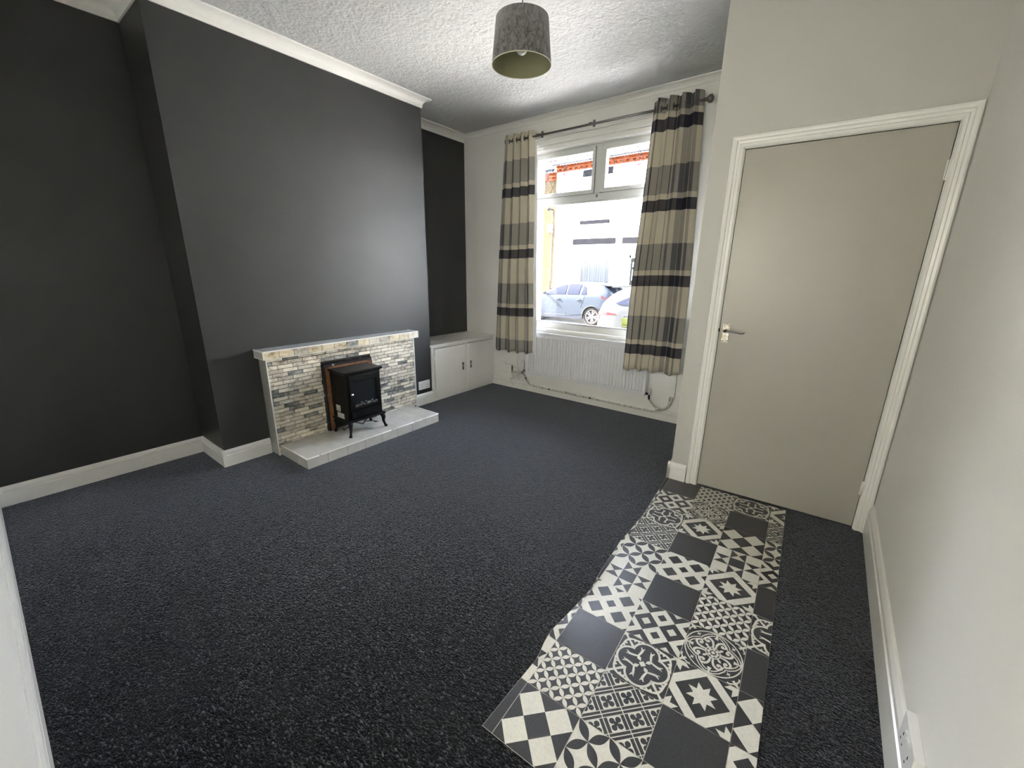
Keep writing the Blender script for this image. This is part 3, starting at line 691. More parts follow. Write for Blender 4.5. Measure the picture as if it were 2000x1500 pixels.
# hearth
hz = .079
he = thing('hearth', 'raised pale grey tiled hearth slab with chipped white front edge', 'hearth', (-2.88, 1.83, 0))
HX0, HX1, HY0, HY1 = FX, -2.690, 1.213, 2.432
box(HX0, HX1-.006, HY0+.006, HY1-.006, 0, hz-.008).build('slab', m_grout, he)
n_ = 8; st_ = (HY1-HY0)/n_
for k in range(n_):
    a0, a1 = HY0+k*st_+.0014, HY0+(k+1)*st_-.0014
    box(HX1-.006, HX1, a0, a1, .001, hz-.006).build('tile', m_hearth, he, bevel=.001)
    box(HX1-.088, HX1-.007, a0, a1, hz-.008, hz-.001).build('tile', m_hearth, he, bevel=.001)
    for (x0, x1) in ((HX1-.240, HX1-.090), (HX0+.001, HX1-.242)):
        box(x0, x1, a0, a1, hz-.008, hz-.001).build('tile', m_hearth, he, bevel=.001)
for x0, x1 in ((HX0+.001, HX1-.26), (HX1-.258, HX1-.13), (HX1-.128, HX1-.007)):
    box(x0, x1, HY0, HY0+.006, .001, hz-.006).build('tile', m_hearth, he, bevel=.001); box(x0, x1, HY1-.006, HY1, .001, hz-.006).build('tile', m_hearth, he, bevel=.001)
# chipped rim: broken run of bead segments
y = HY0-.001; rb = MB()
while y < HY1:
    l = rnd.choice([.16, .09, .22, .05]); y2 = min(y+l, HY1+.001); rb.tube([(HX1-.003, y, hz-.004), (HX1-.003, y2, hz-.004)], .0048, 8); y = y2+rnd.choice([0, 0, .006, .012])
rb.tube([(HX0, HY0+.002, hz-.004), (HX1-.003, HY0+.002, hz-.004)], .0045, 8); rb.tube([(HX0, HY1-.002, hz-.004), (HX1-.003, HY1-.002, hz-.004)], .0045, 8)
rb.build('edge_bead', m_gloss, he)

# ------------------------------------------------------------ stove
sv = thing('electric_stove', 'small black electric stove with glass door on four legs, standing on the hearth', 'stove', (-2.9, 1.79, hz))
SX0, SX1, SY0, SY1, SZ0, SZ1 = -3.03, -2.815, 1.626, 1.929, .205, .578
bd = MB(); bd.box(SX0, SX1, SY0, SY1, SZ0, SZ1)
body = bd.build('body', m_black, sv, bevel=.004)
tp = MB(); tp.box(SX0-.0, SX1+.018, SY0-.018, SY1+.018, SZ1, SZ1+.016); tp.box(SX0, SX1+.008, SY0-.008, SY1+.008, SZ1-.010, SZ1)
tp.build('top_plate', m_black, sv, bevel=.005)
bs = MB(); bs.box(SX0, SX1+.020, SY0-.018, SY1+.018, SZ0-.014, SZ0+.004); bs.build('base_plate', m_black, sv, bevel=.005)
dr = MB(); dx0, dx1 = SX1, SX1+.014
dy0, dy1, dz0, dz1 = SY0+.022, SY1-.012, .290, .560
dr.box(dx0, dx1, dy0, dy0+.034, dz0, dz1); dr.box(dx0, dx1, dy1-.030, dy1, dz0, dz1); dr.box(dx0, dx1, dy0+.034, dy1-.030, dz1-.050, dz1); dr.box(dx0, dx1, dy0+.034, dy1-.030, dz0, dz0+.018)
doo = dr.build('stove_door', m_black, sv, bevel=.002)
gl = mat('smoked_glass', (.014, .017, .018, 1), .08, spec=.5)
box(dx0+.001, dx0+.004, dy0+.034, dy1-.030, dz0+.018, dz1-.050).build('glass_pane', gl, doo)
g_ = MB()
for k in range(26): yy = dy0+.045+k*.0075; g_.box(dx1-.001, dx1+.002, yy, yy+.0035, dz1-.043, dz1-.012)
g_.box(dx1, dx1+.003, dy0+.03, dy1-.02, dz1-.010, dz1-.006); g_.build('vent_grille', mat('satin_black', (.03, .03, .03, 1), .25), doo)
MB().sphere((dx1+.010, dy0+.010, .418), .011).build('knob', m_chrome, doo)
cb = MB()
for k in range(22): cb.sphere((dx0+.008+rnd.uniform(0, .004), dy0+.040+k*.0088+rnd.uniform(-.003, .003), dz0+.026+rnd.uniform(0, .022)), rnd.uniform(.008, .012), 7, sz=.7)
co = cb.build('coal_bed', mat('ash_coal', (.09, .09, .085, 1), .7, noise=.5, nscale=70), sv)
lr = MB(); lr.box(SX1, SX1+.010, SY0+.022, SY1-.012, .222, .280); lr.box(SX1+.010, SX1+.014, SY0+.028, SY1-.018, .272, .277)
for k in range(3): lr.box(SX1+.010, SX1+.013, SY0+.05, SY1-.04, .262-.013*k, .264-.013*k)
for k in range(30): lr.box(SX1+.010, SX1+.012, SY0+.06+k*.0065, SY0+.063+k*.0065, .226, .232)
lr.build('lower_grille', mat('gloss_black', (.010, .010, .010, 1), .18), sv)
for (lx, ly2, sx, sy) in ((SX1+.004, SY0+.006, 1, -1), (SX1+.004, SY1-.006, 1, 1), (SX0+.02, SY0+.006, -.2, -1), (SX0+.02, SY1-.006, -.2, 1)):
    l = MB(); l.tube([(lx-.006*sx, ly2-.004*sy, SZ0-.006), (lx+.004*sx, ly2+.006*sy, .165), (lx+.002*sx, ly2+.004*sy, .130), (lx+.008*sx, ly2+.012*sy, .100), (lx+.014*sx, ly2+.018*sy, hz+.006), (lx+.014*sx, ly2+.018*sy, hz)], [.020, .018, .011, .009, .013, .012], 10)
    l.build('leg', m_black, sv)
for (x0, x1, z0, z1) in ((-2.985, -2.925, .262, .312), (-2.975, -2.880, .206, .252)):
    box(x0, x1, SY0-.0012, SY0-.0002, z0, z1).build('rating_label', mat('paper_label', (.42, .40, .34, 1), .6, noise=.15, nscale=160), sv)
cb = MB(); cb.tube([(-2.96, 1.70, .195), (-2.90, 1.73, .15), (-2.88, 1.78, .125), (-2.90, 1.84, .16), (-2.93, 1.87, .195)], .004, 8); cb.tube([(-2.93, 1.76, .19), (-2.87, 1.80, .145), (-2.86, 1.86, .135), (-2.88, 1.92, .105), (-2.95, 1.93, .083)], .003, 8)
cb.tube([(-3.0, 1.72, .19), (-2.95, 1.70, .11), (-2.97, 1.66, .084), (-3.02, 1.68, .083)], .004, 8)
cb.build('power_cable', m_blackmatt, sv)

# ------------------------------------------------------------ alcove cupboard
CX = -3.171; cz = .603
cup = thing('alcove_cupboard', 'low white built-in cupboard with two doors in the window corner alcove', 'cupboard', ((XL+CX)/2, 3.3, 0))
b = MB(); b.box(XL, CX-.018, YB1+.001, YW-.001, .0, .02); b.box(XL+.001, CX-.018, YB1+.001, YB1+.02, .02, cz-.018); b.box(XL+.001, CX-.018, YW-.02, YW-.001, .02, cz-.018); b.box(XL+.001, XL+.01, YB1+.02, YW-.02, .02, cz-.018)
b.build('carcass', m_gloss, cup)
b = MB(); b.box(CX-.018, CX, 2.806, 2.834, .0, cz-.018); b.box(CX-.018, CX, 3.776, YW-.001, 0, cz-.018); b.box(CX-.018, CX, 2.834, 3.776, 0, .034); b.box(CX-.018, CX, 2.834, 3.776, .562, cz-.018); b.box(CX-.018, CX, 3.292, 3.318, .034, .562)
b.build('face_frame', m_gloss, cup, bevel=.0015)
b = MB(); b.box(XL+.001, CX-.002, YB1+.001, YW-.001, cz-.018, cz); b.box(CX-.002, CX+.016, 2.782, YW-.001, cz-.018, cz); b.build('top_board', m_gloss, cup, bevel=.002)
for (a0, a1, hy, lab) in ((2.836, 3.292, 3.245, 'brown recessed pull'), (3.3165, 3.7745, 3.372, 'brown recessed pull')):
    dd = box(CX-.004, CX+.014, a0+.002, a1-.002, .039, .557).build('cupboard_door', m_gloss, cup, bevel=.002)
    h1 = MB(); h1.box(CX+.014, CX+.017, hy-.017, hy-.011, .268, .358); h1.box(CX+.014, CX+.017, hy+.011, hy+.017, .268, .358); h1.box(CX+.014, CX+.017, hy-.011, hy+.011, .352, .358); h1.box(CX+.014, CX+.017, hy-.011, hy+.011, .268, .274)
    h1.box(CX+.017, CX+.020, hy-.004, hy+.006, .300, .330)
    hd = h1.build('door_pull', m_chrome, dd); box(CX+.0135, CX+.0148, hy-.011, hy+.011, .274, .352).build('pull_recess', mat('pull_brown', (.07, .022, .010, 1), .4), dd)
for zz in (.46, .12):
    q = MB(); q.tube([(CX+.006, 2.833, zz-.022), (CX+.006, 2.833, zz+.022)], .0045, 8); q.box(CX, CX+.002, 2.815, 2.833, zz-.02, zz+.02); q.build('hinge', m_gloss, cup)

# ------------------------------------------------------------ sockets
def socket(name, label, M_, w_=.146, h_=.086, group=None, dep=.010):
    """plate in local frame: x along wall, z up, y out of the wall (negative = out); M_ places it"""
    t = thing(name, label, 'socket', M_.translation)
    def bb_(b_, nm, m, par, bev=0): return b_.build(nm, m, par, xf=M_, bevel=bev)
    pl = bb_(MB().box(-w_/2, w_/2, -dep, 0, 0, h_), 'face_plate', m_plast, t, .002)
    for s_ in (-1, 1):
        cx_ = s_*.036
        yo = -dep-.0006
        for xa_, xb2, za_, zb2 in ((cx_-.002, cx_+.002, h_*.46, h_*.46+.009), (cx_-.0145, cx_-.0085, h_*.20, h_*.20+.004), (cx_+.0085, cx_+.0145, h_*.20, h_*.20+.004)):
            bb_(MB().box(xa_, xb2, yo, -dep+.001, za_, zb2), 'pin_slot', m_blackmatt, pl)
        sw = MB(); cx2 = s_*.012
        sw.box(cx2-.007, cx2+.007, -dep-.004, -dep, h_*.66, h_*.66+.018); bb_(sw, 'switch', m_plast, pl, .001)
    return t
# double socket on the breast: x axis -> +y, out -> +x
Mb = Matrix(((0, -1, 0, XB), (1, 0, 0, 2.696), (0, 0, 1, .163), (0, 0, 0, 1)))
socket('wall_socket', 'white double socket on the dark chimney breast beside the cupboard', Mb)
Mr = Matrix(((0, 1, 0, XR), (-1, 0, 0, 1.232), (0, 0, 1, .150), (0, 0, 0, 1)))
s_r = socket('wall_socket', 'white surface-mounted double socket above the baseboard of the right wall', Mr, w_=.150, h_=.090, dep=.0215)
cr = MB(); cr.tube([(XR-.001, 1.122, .225), (XR-.001, 1.09, .215), (XR-.001, 1.07, .222), (XR-.001, 1.05, .215)], .0012, 5); cr.build('paint_crack', m_gloss, s_r)
# plate and plugged adapter under the window
ws = thing('wall_socket', 'painted-over single socket with plugged adapter under the left curtain', 'socket', (-3.0, YW, .16))
box(-3.060, -2.966, YW-.012, YW, .158, .297).build('face_plate', m_gloss, ws, bevel=.003)
ad_ = box(-2.972, -2.872, YW-.034, YW, .182, .276).build('adapter', m_gloss, ws, bevel=.004)
box(-2.876, -2.869, YW-.026, YW-.004, .190, .270).build('adapter_edge', m_mortar, ws)
q = MB(); q.tube([(-2.870, YW-.02, .262), (-2.83, YW-.03, .262), (-2.79, YW-.04, .255), (-2.73, YW-.05, .238)], .0028, 6); q.build('flex', m_cable, ws)

# ------------------------------------------------------------ radiator
RX0, RX1, RZ0, RZ1, RY = -2.618, -1.250, .231, .702, 3.690
ra = thing('radiator', 'white ribbed panel radiator under the window', 'radiator', ((RX0+RX1)/2, RY, RZ0))
b = MB(); n_ = 40; pitch_ = (RX1-RX0-.036)/n_
def ribs(b):
    # front face: ribs swell out between z0+.035 and z1-.03
    xs = []; 
    for k in range(n_):
        x0 = RX0+.018+k*pitch_
        xs += [(x0, 0), (x0+pitch_*.18, 0), (x0+pitch_*.34, 1), (x0+pitch_*.72, 1), (x0+pitch_*.88, 0)]
    xs.append((RX1-.018, 0)); xs = [(RX0, 0)]+xs+[(RX1, 0)]
    zs = [(RZ0, 0), (RZ0+.030, 0), (RZ0+.044, 1), (RZ1-.048, 1), (RZ1-.034, 0), (RZ1, 0)]
    vs = []; 
    for x, a_ in xs:
        for z, c_ in zs: vs.append((x, RY+.008-.010*a_*c_, z))
    m_ = len(zs); fs = [(i*m_+j, (i+1)*m_+j, (i+1)*m_+j+1, i*m_+j+1) for i in range(len(xs)-1) for j in range(m_-1)]
    b.add(vs, fs, 0, False)
ribs(b); b.box(RX0, RX1, RY+.0095, RY+.020, RZ0, RZ1)
b.build('front_panel', m_rad, ra)
b = MB(); b.box(RX0-.004, RX0, RY+.002, RY+.075, RZ0, RZ1+.006); b.build('side_cover', m_rad, ra, bevel=.002); b = MB(); b.box(RX1, RX1+.004, RY+.002, RY+.075, RZ0, RZ1+.006); b.build('side_cover', m_rad, ra, bevel=.002)
b = MB(); b.box(RX0, RX1, RY, RY+.012, RZ1, RZ1+.006); b.box(RX0, RX1, RY+.064, RY+.075, RZ1, RZ1+.006)
for k in range(60): x0 = RX0+(RX1-RX0)*k/60; b.box(x0, x0+.010, RY+.012, RY+.064, RZ1-.002, RZ1+.005)
b.build('top_grille', m_rad, ra)
box(RX0, RX1, RY+.062, RY+.072, RZ0, RZ1).build('back_panel', m_rad, ra)
v = MB(); v.lathe((-2.672, RY+.02, .262), [(.0001, .098), (.017, .096), (.021, .088), (.0215, .045), (.019, .040), (.019, .012), (.012, .005), (.012, -.02)], 'z', 20)
tv = v.build('thermostatic_valve', m_plast, ra)
v = MB(); v.tube([(-2.672, RY+.02, .262), (-2.672, RY+.02, .222)], .012, 12); v.tube([(-2.672, RY+.02, .250), (-2.618, RY+.03, .250)], .010, 12); v.build('valve_body', m_steel, ra)
v = MB(); v.tube([(-1.212, RY+.03, .245), (-1.212, RY+.03, .300)], [.010, .014], 12); v.build('lockshield_cap', m_plast, ra)
v = MB(); v.tube([(-1.250, RY+.035, .250), (-1.212, RY+.03, .250)], .010, 12); v.tube([(-1.212, RY+.03, .250), (-1.210, RY+.03, .200)], .009, 12, ); v.build('valve_body', m_blackmatt, ra)

def bez(pts, n=8):
    P_ = [Vector(p) for p in pts]; out = []
    for i in range(len(P_)-1):
        p0 = P_[max(i-1, 0)]; p1 = P_[i]; p2 = P_[i+1]; p3 = P_[min(i+2, len(P_)-1)]
        for k in range(n):
            t = k/n; out.append(.5*((2*p1)+(-p0+p2)*t+(2*p0-5*p1+4*p2-p3)*t*t+(-p0+3*p1-3*p2+p3)*t**3))
    return out+[P_[-1]]
PYY = YW-.036
pp = thing('heating_pipe', 'paint-chipped heating pipe clipped along the baseboard below the radiator', 'pipe', (-1.9, PYY, .08))
pth = bez([(-2.672, RY+.02, .225), (-2.668, PYY, .175), (-2.630, PYY, .115), (-2.575, PYY, .085), (-2.4, PYY, .080), (-2.0, PYY, .078), (-1.6, PYY, .077), (-1.25, PYY, .076), (-1.14, PYY, .084), (-1.06, PYY, .13), (-1.022, PYY, .19), (-1.012, PYY, .25)])
MB().tube(pth, .0085, 10).build('pipe_run', m_pipe, pp)
pth = bez([(-1.210, RY+.03, .205), (-1.200, PYY-.004, .165), (-1.155, PYY-.006, .125), (-1.10, PYY-.006, .118), (-1.05, PYY-.006, .145), (-1.03, PYY-.004, .20), (-1.032, PYY, .25)])
MB().tube(pth, .0085, 10).build('pipe_run', m_pipe, pp)
cm = MB().lathe((0, 0, 0), [(.0098, -.007), (.0128, -.007), (.0128, .007), (.0098, .007)], 'x', 14).box(-.006, .006, -.001, .018, -.016, .016)
me = cm.build('pipe_clip', m_plast, pp, bevel=0)
clipmesh = me.data; bpy.data.objects.remove(me)
for v in clipmesh.vertices: v.co += ORG[pp]
for x, z in [(-2.565, .084), (-2.475, .081), (-2.30, .080), (-2.14, .079), (-1.97, .078), (-1.78, .0775), (-1.64, .077), (-1.47, .0765), (-1.27, .076), (-1.155, .081)]: inst('pipe_clip', clipmesh, pp, (x, PYY, z))
inst('pipe_clip', clipmesh, pp, (-1.125, PYY-.006, .119))
tag(box(-1.052, -.995, YW-.030, YW-.0005, .240, .98).build('pipe_boxing', m_gloss, bevel=.002), 'white vertical pipe boxing behind the right curtain', 'pipe boxing')
# coil of cable by the valve
cc = MB()
cc.tube(bez([(-2.72, PYY-.01, .235), (-2.80, PYY-.01, .228), (-2.86, PYY-.01, .215), (-2.83, PYY-.012, .205), (-2.74, PYY-.012, .222), (-2.68, PYY-.02, .235)]), .0028, 6)
cc.tube(bez([(-2.69, PYY-.02, .228), (-2.76, PYY-.02, .19), (-2.84, PYY-.02, .135), (-2.86, PYY-.015, .112), (-2.83, PYY-.015, .118), (-2.77, PYY-.02, .165), (-2.70, PYY-.02, .215)]), .0028, 6)
cc.tube(bez([(-2.70, PYY-.015, .225), (-2.79, PYY-.012, .20), (-2.85, PYY-.010, .17), (-2.83, PYY-.01, .155), (-2.75, PYY-.015, .195)]), .0028, 6)
cc.tube(bez([(-2.69, PYY-.018, .22), (-2.73, PYY-.018, .18), (-2.755, PYY-.018, .145), (-2.735, PYY-.018, .14), (-2.71, PYY-.018, .17)]), .0026, 6)
cc.tube(bez([(-2.86, PYY-.012, .112), (-2.865, PYY-.012, .09), (-2.84, PYY-.012, .06), (-2.82, PYY-.012, .045)]), .0026, 6)
cc.tube(bez([(-2.76, PYY+.01, .235), (-2.79, PYY+.02, .30), (-2.80, PYY+.03, .38), (-2.78, PYY+.033, .46), (-2.75, PYY+.033, .56)]), .0018, 6)
tag(cc.build('cable_coil', m_cable), 'tangled white cable hanging beside the radiator valve', 'cable')

# ------------------------------------------------------------ curtains and pole
YP = 3.690
def curtain(name, label, xt0, xt1, xb0, xb1, zt, zb, folds, m, clothw, phase, seed, uoff, skew, lin):
    r_ = random.Random(seed); NS, NZ = 190, 46; t = thing(name, label, 'curtain', ((xt0+xt1)/2, YP, zb), 'plaid curtains at the window')
    ph = [r_.uniform(0, 6.28) for _ in range(4)]
    def pt(s, k):
        f = k/NZ; z = zb+(zt-zb)*(1-f)
        x = (xt0+(xt1-xt0)*s)*(1-f)+(xb0+(xb1-xb0)*s)*f
        if skew: x += skew*math.sin(f*PI)*s
        A = .037-.010*f; ang = 2*PI*folds*s+phase
        ang += f*.6*math.sin(2*PI*s*1.3+ph[0])
        A *= 1-.35*f*math.sin(2*PI*s*1.1+ph[1])**2
        yv = YP-.055*min(1, f*1.7)+A*math.sin(ang)
        x += .012*math.sin(2*ang)*(1-.3*f)+.005*math.sin(f*9+ph[2]+s*4)*f
        z += (.010*math.sin(ang+.8) if f > .97 else 0)+(.008*math.cos(ang) if f < .03 else 0)+ (f*.012*math.sin(3*s+ph[3]))
        return Vector((x, yv, z))
    vs = [pt(i/NS, k) for k in range(NZ+1) for i in range(NS+1)]
    fs = [(k*(NS+1)+i, k*(NS+1)+i+1, (k+1)*(NS+1)+i+1, (k+1)*(NS+1)+i) for k in range(NZ) for i in range(NS)]
    me = bpy.data.meshes.new('cloth'); me.from_pydata([v-ORG[t] for v in vs], [], fs)
    uvl = me.uv_layers.new(name='UVMap')
    for p_ in me.polygons:
        p_.use_smooth = True
        for li in p_.loop_indices:
            vi = me.loops[li].vertex_index; k, i = divmod(vi, NS+1)
            uvl.data[li].uv = (i/NS*clothw+uoff, 0)
            uvl.data[li].uv[1] = zt-(zt-zb)*(1-k/NZ) if False else (10-(zb+(zt-zb)*(1-k/NZ)))
    me.materials.append(m)
    o = bpy.data.objects.new('cloth', me); COL.objects.link(o); o.parent = t; ORG[o] = ORG[t]
    so_ = o.modifiers.new('thick', 'SOLIDIFY'); so_.thickness = .002
    # lining, a separate leaf behind the cloth, peeping out at one side
    lv_ = [pt(i/NS, k)+Vector((lin*(.2+.8*k/NZ)*max(0, (i/NS-.6)/.4 if lin > 0 else (.4-i/NS)/.4), .026, .012)) for k in range(NZ+1) for i in range(0, NS+1, 2)]
    n2 = NS//2+1; lf = [(k*n2+i, k*n2+i+1, (k+1)*n2+i+1, (k+1)*n2+i) for k in range(2, NZ) for i in range(n2-1)]
    me2 = bpy.data.meshes.new('lining'); me2.from_pydata([v-ORG[t] for v in lv_], [], lf)
    for p_ in me2.polygons: p_.use_smooth = True
    me2.materials.append(m_lining); o2 = bpy.data.objects.new('lining', me2); COL.objects.link(o2); o2.parent = t; ORG[o2] = ORG[t]
    # eyelet rings where the cloth crosses the pole
    for q in range(int(folds*2)):
        s = (q*PI-phase+ (PI if phase > 0 else 0))/(2*PI*folds)
        if 0.02 < s < .98:
            x = pt(s, 1).x
            MB().lathe((x, YP, 2.606), [(.017, -.003), (.025, -.003), (.025, .003), (.017, .003), (.017, -.003)], 'x', 18).build('eyelet_ring', m_steel, t)
    return t
# UV v = 10 - z ; dark band tops: left curtain z=2.170 ; right curtain z=1.925
m_plaidL = plaid('plaid_cloth_left', (10-2.170) % .604); m_plaidR = plaid('plaid_cloth_right', (10-1.925) % .604)
curtain('curtain', 'narrow plaid eyelet curtain hanging left of the window beside the alcove', -2.955, -2.585, -3.03, -2.500, 2.655, .475, 4.0, m_plaidL, 1.15, .4, 3, .05, .02, .030)
curtain('curtain', 'wider plaid eyelet curtain hanging right of the window beside the door partition', -1.400, -1.030, -1.462, -.940, 2.675, .475, 4.0, m_plaidR, 1.25, 2.2, 5, .12, .02, -.012)
po = thing('curtain_pole', 'thin grey metal curtain pole with ball finials above the window', 'curtain pole', (-1.98, YP, 2.606))
MB().tube([(-2.93, YP, 2.606), (-1.015, YP, 2.606)], .0095, 14).build('pole_rod', m_steel, po)
for x, s_ in ((-1.015, 1),):
    fm = MB(); fm.lathe((x, YP, 2.606), [(.012, -.006*s_), (.014, 0), (.010, .008*s_), (.018, .014*s_), (.026, .026*s_), (.028, .036*s_), (.022, .050*s_), (.010, .058*s_), (.0001, .060*s_)], 'x', 20); fm.build('finial', m_steel, po)
for x in (-2.545, -1.985, -1.005):
    bk = MB(); bk.tube([(x, YW, 2.640), (x, YW-.05, 2.635), (x, YP, 2.618)], .005, 8); bk.box(x-.012, x+.012, YW-.004, YW, 2.61, 2.67)
    bk.build('bracket', m_steel, po)

# ------------------------------------------------------------ pendant lamp
LXp, LYp = -1.449, 1.952
lp = thing('pendant_lamp', 'grey crushed-velvet drum shade hanging from the ceiling', 'lamp', (LXp, LYp, 2.35))
def velvet():
    m = bpy.data.materials.new('crushed_velvet'); m.use_nodes = True; n = m.node_tree; p = n.nodes['Principled BSDF']; p.inputs['Roughness'].default_value = .7; p.inputs['Sheen Weight'].default_value = .3
    tc = n.nodes.new('ShaderNodeTexCoord'); mp = n.nodes.new('ShaderNodeMapping'); mp.inputs['Scale'].default_value = (1, 1, .6); mp.inputs['Rotation'].default_value = (.5, .6, 0)
    t = n.nodes.new('ShaderNodeTexNoise'); t.inputs['Scale'].default_value = 60; t.inputs['Detail'].default_value = 7; t.inputs['Distortion'].default_value = .8; t.inputs['Roughness'].default_value = .7
    n.links.new(tc.outputs['Object'], mp.inputs[0]); n.links.new(mp.outputs[0], t.inputs['Vector'])
    r = n.nodes.new('ShaderNodeValToRGB'); e = r.color_ramp.elements; e[0].position = .40; e[0].color = (.030, .030, .028, 1); e[1].position = .60; e[1].color = (.19, .18, .165, 1); x = e.new(.48); x.color = (.10, .095, .088, 1)
    n.links.new(t.outputs['Fac'], r.inputs[0]); n.links.new(r.outputs[0], p.inputs['Base Color']); return m
zb_, zt_ = 2.35, 2.546
MB().lathe((LXp, LYp, 0), [(.150, zb_), (.130, zt_), (.1288, zt_), (.1488, zb_)], 'z', 64).build('lamp_shade', velvet(), lp)
MB().lathe((LXp, LYp, 0), [(.1484, zb_+.001), (.1284, zt_-.001)], 'z', 64).build('shade_lining', mat('shade_lining', (.20, .195, .11, 1), .8), lp)
MB().lathe((LXp, LYp, 0), [(.1480, zb_-.0015), (.1508, zb_-.0015), (.1508, zb_+.002), (.1480, zb_+.002), (.1480, zb_-.0015)], 'z', 64).build('rim_ring', mat('rim_trim', (.45, .42, .30, 1), .5), lp)
bu = MB(); bu.sphere((LXp, LYp, 2.425), .030); bu.lathe((LXp, LYp, 2.425), [(.024, .018), (.014, .045), (.013, .06)], 'z', 16); bu.build('light_bulb', mat('opal_bulb', (.5, .5, .49, 1), .3), lp)
bu = MB(); bu.lathe((LXp, LYp, 2.485), [(.016, 0), (.020, .004), (.020, .045), (.008, .055)], 'z', 16)
for k in range(3): a_ = k*2*PI/3; bu.tube([(LXp+.018*math.cos(a_), LYp+.018*math.sin(a_), 2.50), (LXp+.130*math.cos(a_), LYp+.130*math.sin(a_), 2.535)], .0015, 6)
bu.build('lamp_holder', m_plast, lp)
MB().tube([(LXp, LYp, 2.54), (LXp, LYp, H-.02)], .0032, 8).build('cord', mat('cord_gold', (.25, .2, .1, 1), .5), lp)
MB().lathe((LXp, LYp, H), [(.0001, -.03), (.03, -.028), (.042, -.014), (.045, 0)], 'z', 24).build('ceiling_rose', m_plast, lp)

# ------------------------------------------------------------ street outside
GZ = -.52; YF = 15.9; K = YF/15.3
def fx(x): return x*K
def fz(z): return 1.3586+(z-1.3586)*K
m_road = mat('asphalt', (.22, .22, .225, 1), .9, noise=.2, nscale=6)
m_pave = mat('pavement', (.42, .41, .39, 1), .9, noise=.1, nscale=3)
struct(box(-30, 22, YW+.26, YF+12, GZ-.3, GZ-.1).build('ground', m_road))
struct(box(-30, 22, YW+1.9, YF-1.05, GZ-.1, GZ).build('floor_street', m_road))
pvm = MB(); pvm.box(-30, 22, YW+.26, YW+1.9, GZ-.1, GZ+.05); struct(pvm.build('floor_pavement_near', m_pave))
pvm = MB(); pvm.box(-30, 22, YF-1.05, YF, GZ-.1, GZ+.05); struct(pvm.build('floor_pavement_far', m_pave))
m_render = mat('white_render', (.72, .72, .70, 1), .9, bump=.2, bscale=20)
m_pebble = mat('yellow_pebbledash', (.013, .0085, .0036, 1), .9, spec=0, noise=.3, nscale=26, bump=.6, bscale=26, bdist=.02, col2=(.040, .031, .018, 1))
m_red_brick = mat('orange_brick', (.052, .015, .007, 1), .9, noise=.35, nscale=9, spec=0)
m_slateroof = mat('slate_roof', (.014, .014, .0155, 1), .9, spec=0, noise=.12, nscale=5)
m_lintel = mat('grey_lintel_paint', (.006, .006, .0068, 1), .9, noise=.15, nscale=6, spec=0)
m_gutter = mat('gutter_grey', (.008, .009, .012, 1), .6, spec=.05)
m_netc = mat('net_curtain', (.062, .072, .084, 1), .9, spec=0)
m_darkroom = mat('house_interior', (.03, .035, .04, 1), .9)
m_pgreen = mat('sage_curtain', (.025, .034, .028, 1), .9, spec=0)
m_hdoor = mat('olive_door_paint', (.008, .0088, .007, 1), .7, spec=.05)
ez = fz(5.065)
def facade(xa, xb_, holes, name, m, parent, zt):
    xs = sorted(set([xa, xb_]+[h[0] for h in holes]+[h[1] for h in holes])); zs = sorted(set([GZ, zt]+[h[2] for h in holes]+[h[3] for h in holes]))
    b_ = MB()
    for i in range(len(xs)-1):
        for j in range(len(zs)-1):
            cx_, cz_ = (xs[i]+xs[i+1])/2, (zs[j]+zs[j+1])/2
            if any(h[0] < cx_ < h[1] and h[2] < cz_ < h[3] for h in holes): continue
            b_.box(xs[i], xs[i+1], YF, YF+.3, zs[j], zs[j+1])
    return b_.build(name, m, parent)
JX = fx(-9.515)
wh = thing('terraced_house', 'white rendered terraced house with grey lintels seen through the window', 'house', (JX+4, YF, GZ))
gw = (fx(-8.36), fx(-6.985), fz(.60), fz(2.31)); dw_ = (fx(-6.275), fx(-5.35), GZ+.1, fz(2.22)); uw = (fx(-8.10), fx(-7.20), fz(3.30), fz(4.45)); uw2 = (fx(-8.30), fx(-7.13), fz(4.75), fz(4.76))
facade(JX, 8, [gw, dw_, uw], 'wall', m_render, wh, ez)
def fbox(x0, x1, z0, z1, y_0, y_1): return MB().box(fx(x0), fx(x1), y_0, y_1, fz(z0), fz(z1))
fbox(-8.64, -6.835, 2.34, 2.56, YF-.05, YF+.05).build('lintel', m_lintel, wh)
fbox(-6.565, -5.1, 2.335, 2.557, YF-.05, YF+.05).build('lintel', m_lintel, wh)
fbox(-8.346, -7.13, 3.085, 3.218, YF-.09, YF+.1).build('window_sill', m_lintel, wh)
fbox(-8.34, -7.13, 4.78, 5.01, YF-.04, YF+.05).build('lintel', m_lintel, wh)
fbox(-8.45, -6.9, .45, .60, YF-.09, YF+.1).build('window_sill', m_lintel, wh)
